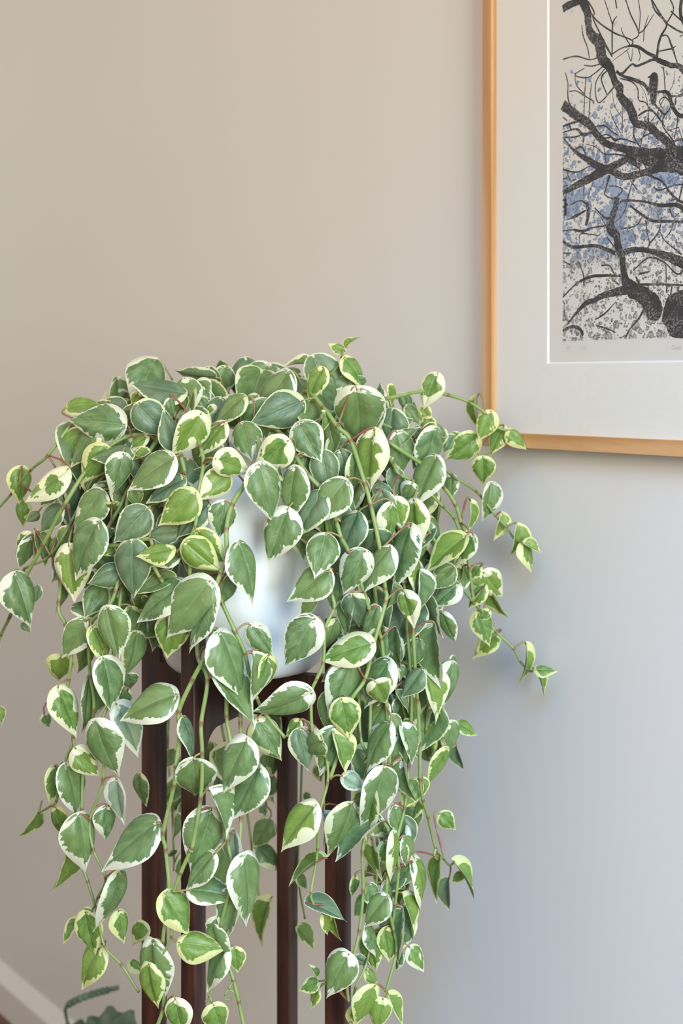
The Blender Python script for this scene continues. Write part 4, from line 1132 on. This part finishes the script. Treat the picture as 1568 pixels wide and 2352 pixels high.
SHAPES = []
rs = random.Random(3)
for i in range(16):
    flat = i < 10
    g = (rs.uniform(0.96, 1.14), rs.uniform(0.05, 0.30) if flat else rs.uniform(0.45, 0.8), rs.uniform(-0.08, 0.34), rs.uniform(0.25, 0.7) if flat else 0.2,
         rs.uniform(-0.35, 0.35), rs.uniform(-1, 1), rs.uniform(0.3, 1.2), rs.uniform(0, 6))
    SHAPES.append(leaf_geom(*g) + (g[0], 0.684 * g[0] * (1.0 if flat else 0.86)))


def fill_leaf_mesh(me, parts):
    """parts: list of (shape, matrix or None); builds one mesh with uv and edge attributes"""
    V, F, U, E = [], [], [], []
    for sh, M in parts:
        o = len(V)
        V += [(M @ Vector(v)) if M is not None else Vector(v) for v in sh[0]]
        F += [tuple(o + q for q in f) for f in sh[1]]
        U += sh[2]; E += sh[3]
    me.from_pydata(V, [], F)
    uvl = me.uv_layers.new(name='leaf_uv')
    for lp in me.loops:
        uvl.data[lp.index].uv = U[lp.vertex_index]
    at = me.attributes.new('edge', 'FLOAT', 'POINT')
    at.data.foreach_set('value', E)
    for p in me.polygons:
        p.use_smooth = True


LEAF_MESH = {}


def leaf_mesh(idx, kind):
    if (idx, kind) not in LEAF_MESH:
        me = bpy.data.meshes.new('leaf')
        fill_leaf_mesh(me, [(SHAPES[idx], None)])
        me.materials.append(MAT[kind])
        LEAF_MESH[(idx, kind)] = me
    return LEAF_MESH[(idx, kind)]


def leaf_frame(bx, by, tx, ty, w, dep, rnd, idx):
    """matrix of a leaf whose base, tip and breadth are seen at these places"""
    mx, my = (bx + tx) / 2, (by + ty) / 2
    Z = shell(mx, my, dep)
    Bp, Tp = px3(bx, by, Z), px3(tx, ty, Z)
    mid = (Bp + Tp) / 2
    l = (Tp - Bp).length
    wm = w / F_PX * Z
    rho = SHAPES[idx][5]
    y = (Tp - Bp).normalized()
    view = (Vector((0, 0, EYE)) - mid).normalized()
    z = (view - y * view.dot(y)).normalized()
    wm *= 1.07
    r = wm / l
    L = l = l * 1.08
    roll = pitch = 0.0
    if r < rho:
        roll = min(math.acos(max(r / rho, 0.0)), math.radians(74))
        if roll < math.radians(14):
            roll = rnd.uniform(0.0, math.radians(16))
        # halves turned towards the light more often than not
        sgn = 1 if rnd.random() < 0.5 else -1
        x = y.cross(z)
        if abs(x.z) > 0.35 and rnd.random() < 0.75:
            sgn = 1 if x.z > 0 else -1                   # tip the face upwards
        roll *= sgn
    else:
        L = wm / rho
        pitch = min(math.acos(min(1.0, l / L)), math.radians(58))
        if not (my < 960 or rnd.random() < 0.45):
            pitch = -pitch
    y0, z0 = y.copy(), z.copy()
    x0 = y0.cross(z0)
    if pitch:                                             # tip towards the viewer for positive pitch
        y = (y0 * math.cos(pitch) + z0 * math.sin(pitch)).normalized()
        z = (z0 * math.cos(pitch) - y0 * math.sin(pitch)).normalized()
    if roll:
        x0 = y.cross(z)
        z = (z * math.cos(roll) + x0 * math.sin(roll)).normalized()
    x = y.cross(z).normalized()
    M3 = Matrix((x, y, z)).transposed()
    pos = mid - y * L / 2
    return pos, M3, L


LEAVES = []
for (ox, oy, s, rows) in BLOCKS:
    for row in rows:
        bx, by, tx, ty, w, kind, dep = row[:7]
        LEAVES.append((ox + bx / s, oy + by / s, ox + tx / s, oy + ty / s, w / s, kind, dep))
order = sorted(range(len(LEAVES)), key=lambda i: -(math.hypot(LEAVES[i][0] - LEAVES[i][2], LEAVES[i][1] - LEAVES[i][3]) * LEAVES[i][4]) + (2500 if LEAVES[i][6] > 5 else 0))
single = set(order[:300])
rest = {}


def petiole_pts(base, ydir, zdir, L):
    best, bd = None, 1e9
    for p, q in VINE_PTS:
        d = (p - base).length + (0.006 if q else 0.0)
        if d < bd:
            bd, best = d, p
    if bd > 0.062:
        best = base + (Vector((CX, CY, 1.20)) - base).normalized() * 0.030 + Vector((0, 0.012, 0))
    ln = (best - base).length
    c1 = base - ydir * ln * 0.45 - zdir * ln * 0.15
    c2 = best + Vector((0, 0, 0.08 * ln)) + (base - best) * 0.2
    out = []
    for i in range(7):
        t = i / 6
        out.append(base * (1 - t) ** 3 + c1 * 3 * t * (1 - t) ** 2 + c2 * 3 * t * t * (1 - t) + best * t ** 3)
    return out


for i, (bx, by, tx, ty, w, kind, dep) in enumerate(LEAVES):
    rnd = random.Random(1000 + i)
    narrow = w < 0.42 * math.hypot(bx - tx, by - ty)
    idx = rnd.randrange(10, 16) if narrow and rnd.random() < 0.75 else rnd.randrange(0, 10)
    pos, M3, L = leaf_frame(bx, by, tx, ty, w, dep, rnd, idx)
    M4 = Matrix.Translation(pos - PLANT0) @ M3.to_4x4() @ Matrix.Scale(L, 4)
    ydir, zdir = M3.col[1], M3.col[2]
    pp = petiole_pts(pos + ydir * 0.01 * L, Vector(ydir), Vector(zdir), L)
    if i in single:
        o = bpy.data.objects.new('leaf', leaf_mesh(idx, kind))
        C.objects.link(o)
        o.parent = plant
        o.location = pos - PLANT0
        o.rotation_euler = M3.to_euler()
        o.scale = (L, L, L)
        inv = M4.inverted()
        vs, fs = [], []
        tube(vs, fs, [inv @ (p - PLANT0) for p in pp], [0.0011 / L] * 7, 6)
        me = bpy.data.meshes.new('petiole')
        me.from_pydata(vs, [], fs)
        for p in me.polygons:
            p.use_smooth = True
        me.materials.append(MAT['petiole'])
        c_ = bpy.data.objects.new('petiole', me)
        C.objects.link(c_)
        c_.parent = o
    else:
        rest.setdefault(kind, []).append((SHAPES[idx], M4))

# ---- inner foliage nobody can count, behind the leaves in view
rnd = random.Random(77)


def random_leaf(px, py, dep, size, kind):
    a = rnd.gauss(math.pi / 2, 0.7)
    lx, ly = math.cos(a) * size, math.sin(a) * size
    idx = rnd.randrange(0, 16)
    pos, M3, L = leaf_frame(px - lx / 2, py - ly / 2, px + lx / 2, py + ly / 2, size * rnd.uniform(0.35, 0.8), dep, rnd, idx)
    rest.setdefault(kind, []).append((SHAPES[idx], Matrix.Translation(pos - PLANT0) @ M3.to_4x4() @ Matrix.Scale(L, 4)))


for (x0, x1, y0, y1, d0, d1, n_) in FILL:
    for j in range(n_):
        random_leaf(rnd.uniform(x0, x1), rnd.uniform(y0, y1), rnd.uniform(d0, d1), rnd.uniform(75, 120), rnd.choice('GGDDWG'))
for kind, parts in rest.items():
    me = bpy.data.meshes.new('small_leaves')
    fill_leaf_mesh(me, parts)
    me.materials.append(MAT[kind])
    o = link('small_leaves', me, None, plant)
    o['kind'] = 'stuff'

# ------------------------------------------------------------------ low potted plant on the floor in the far corner
fp = px3(205, 2352, 2.22); FX, FY = fp.x, fp.y
pp_ = empty('potted_plant', (FX, FY, 0))
tag(pp_, 'blurred grey-green leafy plant with a drooping flower spike near the floor', 'plant')
k = NT('grey_green_leaf')
nz = k.noise(k.coord(), 25.0, 3.0)
k.set(Base_Color=k.mix(k.ramp(nz, 0.35, 0.7), (0.045, 0.085, 0.050), (0.12, 0.18, 0.12)), Roughness=0.5)
MAT['grey_leaf'] = k.m
k = NT('terracotta')
nz = k.noise(k.coord(), 30.0, 3.0)
k.set(Base_Color=k.mix(nz, (0.20, 0.075, 0.04), (0.30, 0.12, 0.07)), Roughness=0.8)
MAT['terracotta'] = k.m
bm = bmesh.new()
lathe(bm, [(0, 0), (0.055, 0), (0.062, 0.004), (0.080, 0.105), (0.086, 0.106), (0.088, 0.13), (0.080, 0.131), (0.077, 0.12), (0.0, 0.118)], 40)
mesh_obj('pot', bm, MAT['terracotta'], pp_, True)


def grey_leaf(tip_px, tip_py, Z, width, base):
    """broad lobed leaf on its own stalk, from base to a blade centred on a pixel"""
    cpt = px3(tip_px, tip_py, Z) - Vector((FX, FY, 0))
    bm = bmesh.new()
    n = 40
    ctr = bm.verts.new((0, 0, 0.006))
    ring1, ring2 = [], []
    for j in range(n):
        a = 2 * math.pi * j / n
        r = width * (0.5 + 0.045 * math.cos(9 * a)) * (1 + 0.18 * math.cos(a))
        ring1.append(bm.verts.new((0.55 * r * math.cos(a), 0.55 * r * math.sin(a), 0.004 + 0.004 * math.cos(9 * a))))
        ring2.append(bm.verts.new((r * math.cos(a), r * math.sin(a), -0.012 + 0.006 * math.cos(9 * a + 1))))
    for j in range(n):
        j2 = (j + 1) % n
        bm.faces.new([ctr, ring1[j], ring1[j2]])
        bm.faces.new([ring1[j], ring2[j], ring2[j2], ring1[j2]])
    o = mesh_obj('leaf', bm, MAT['grey_leaf'], pp_, True)
    o.location = cpt
    d = Vector((cpt.x, cpt.y - 0.12, 0))
    o.rotation_euler = (math.radians(38), math.radians(rnd.uniform(-12, 12)), math.atan2(d.x, -d.y) * 0.6)
    vs, fs = [], []
    p0 = Vector(base)
    tube(vs, fs, [p0, p0.lerp(cpt, 0.5) + Vector((0, 0, 0.02)), cpt], [0.003, 0.0026, 0.002], 6)
    me = bpy.data.meshes.new('leaf_stalk')
    me.from_pydata(vs, [], fs)
    link('leaf_stalk', me, MAT['grey_leaf'], pp_)


for tpx, tpy, Z, wd in ((160, 2388, 2.22, 0.070), (237, 2384, 2.18, 0.100), (200, 2425, 2.14, 0.10), (292, 2412, 2.20, 0.080), (120, 2420, 2.24, 0.08), (260, 2440, 2.12, 0.10)):
    grey_leaf(tpx, tpy, Z, wd, (rnd.uniform(-.03, .03), rnd.uniform(-.03, .03), 0.12))
sp_px = [(215, 2450), (168, 2380), (150, 2325), (160, 2306), (190, 2291), (225, 2280), (252, 2273), (272, 2268)]
path = catmull([px3(x, y, 2.25) - Vector((FX, FY, 0)) for x, y in sp_px], 5)
path[0].z = 0.12
vs, fs = [], []
rad = [0.0026 if i < 14 else (0.0055 if i < 30 else 0.0040) * (0.85 + 0.25 * (i % 2)) for i in range(len(path))]
tube(vs, fs, path, rad, 8)
me = bpy.data.meshes.new('flower_spike')
me.from_pydata(vs, [], fs)
o = link('flower_spike', me, MAT['grey_leaf'], pp_)
o['label'] = 'bent grey-green flower spike'
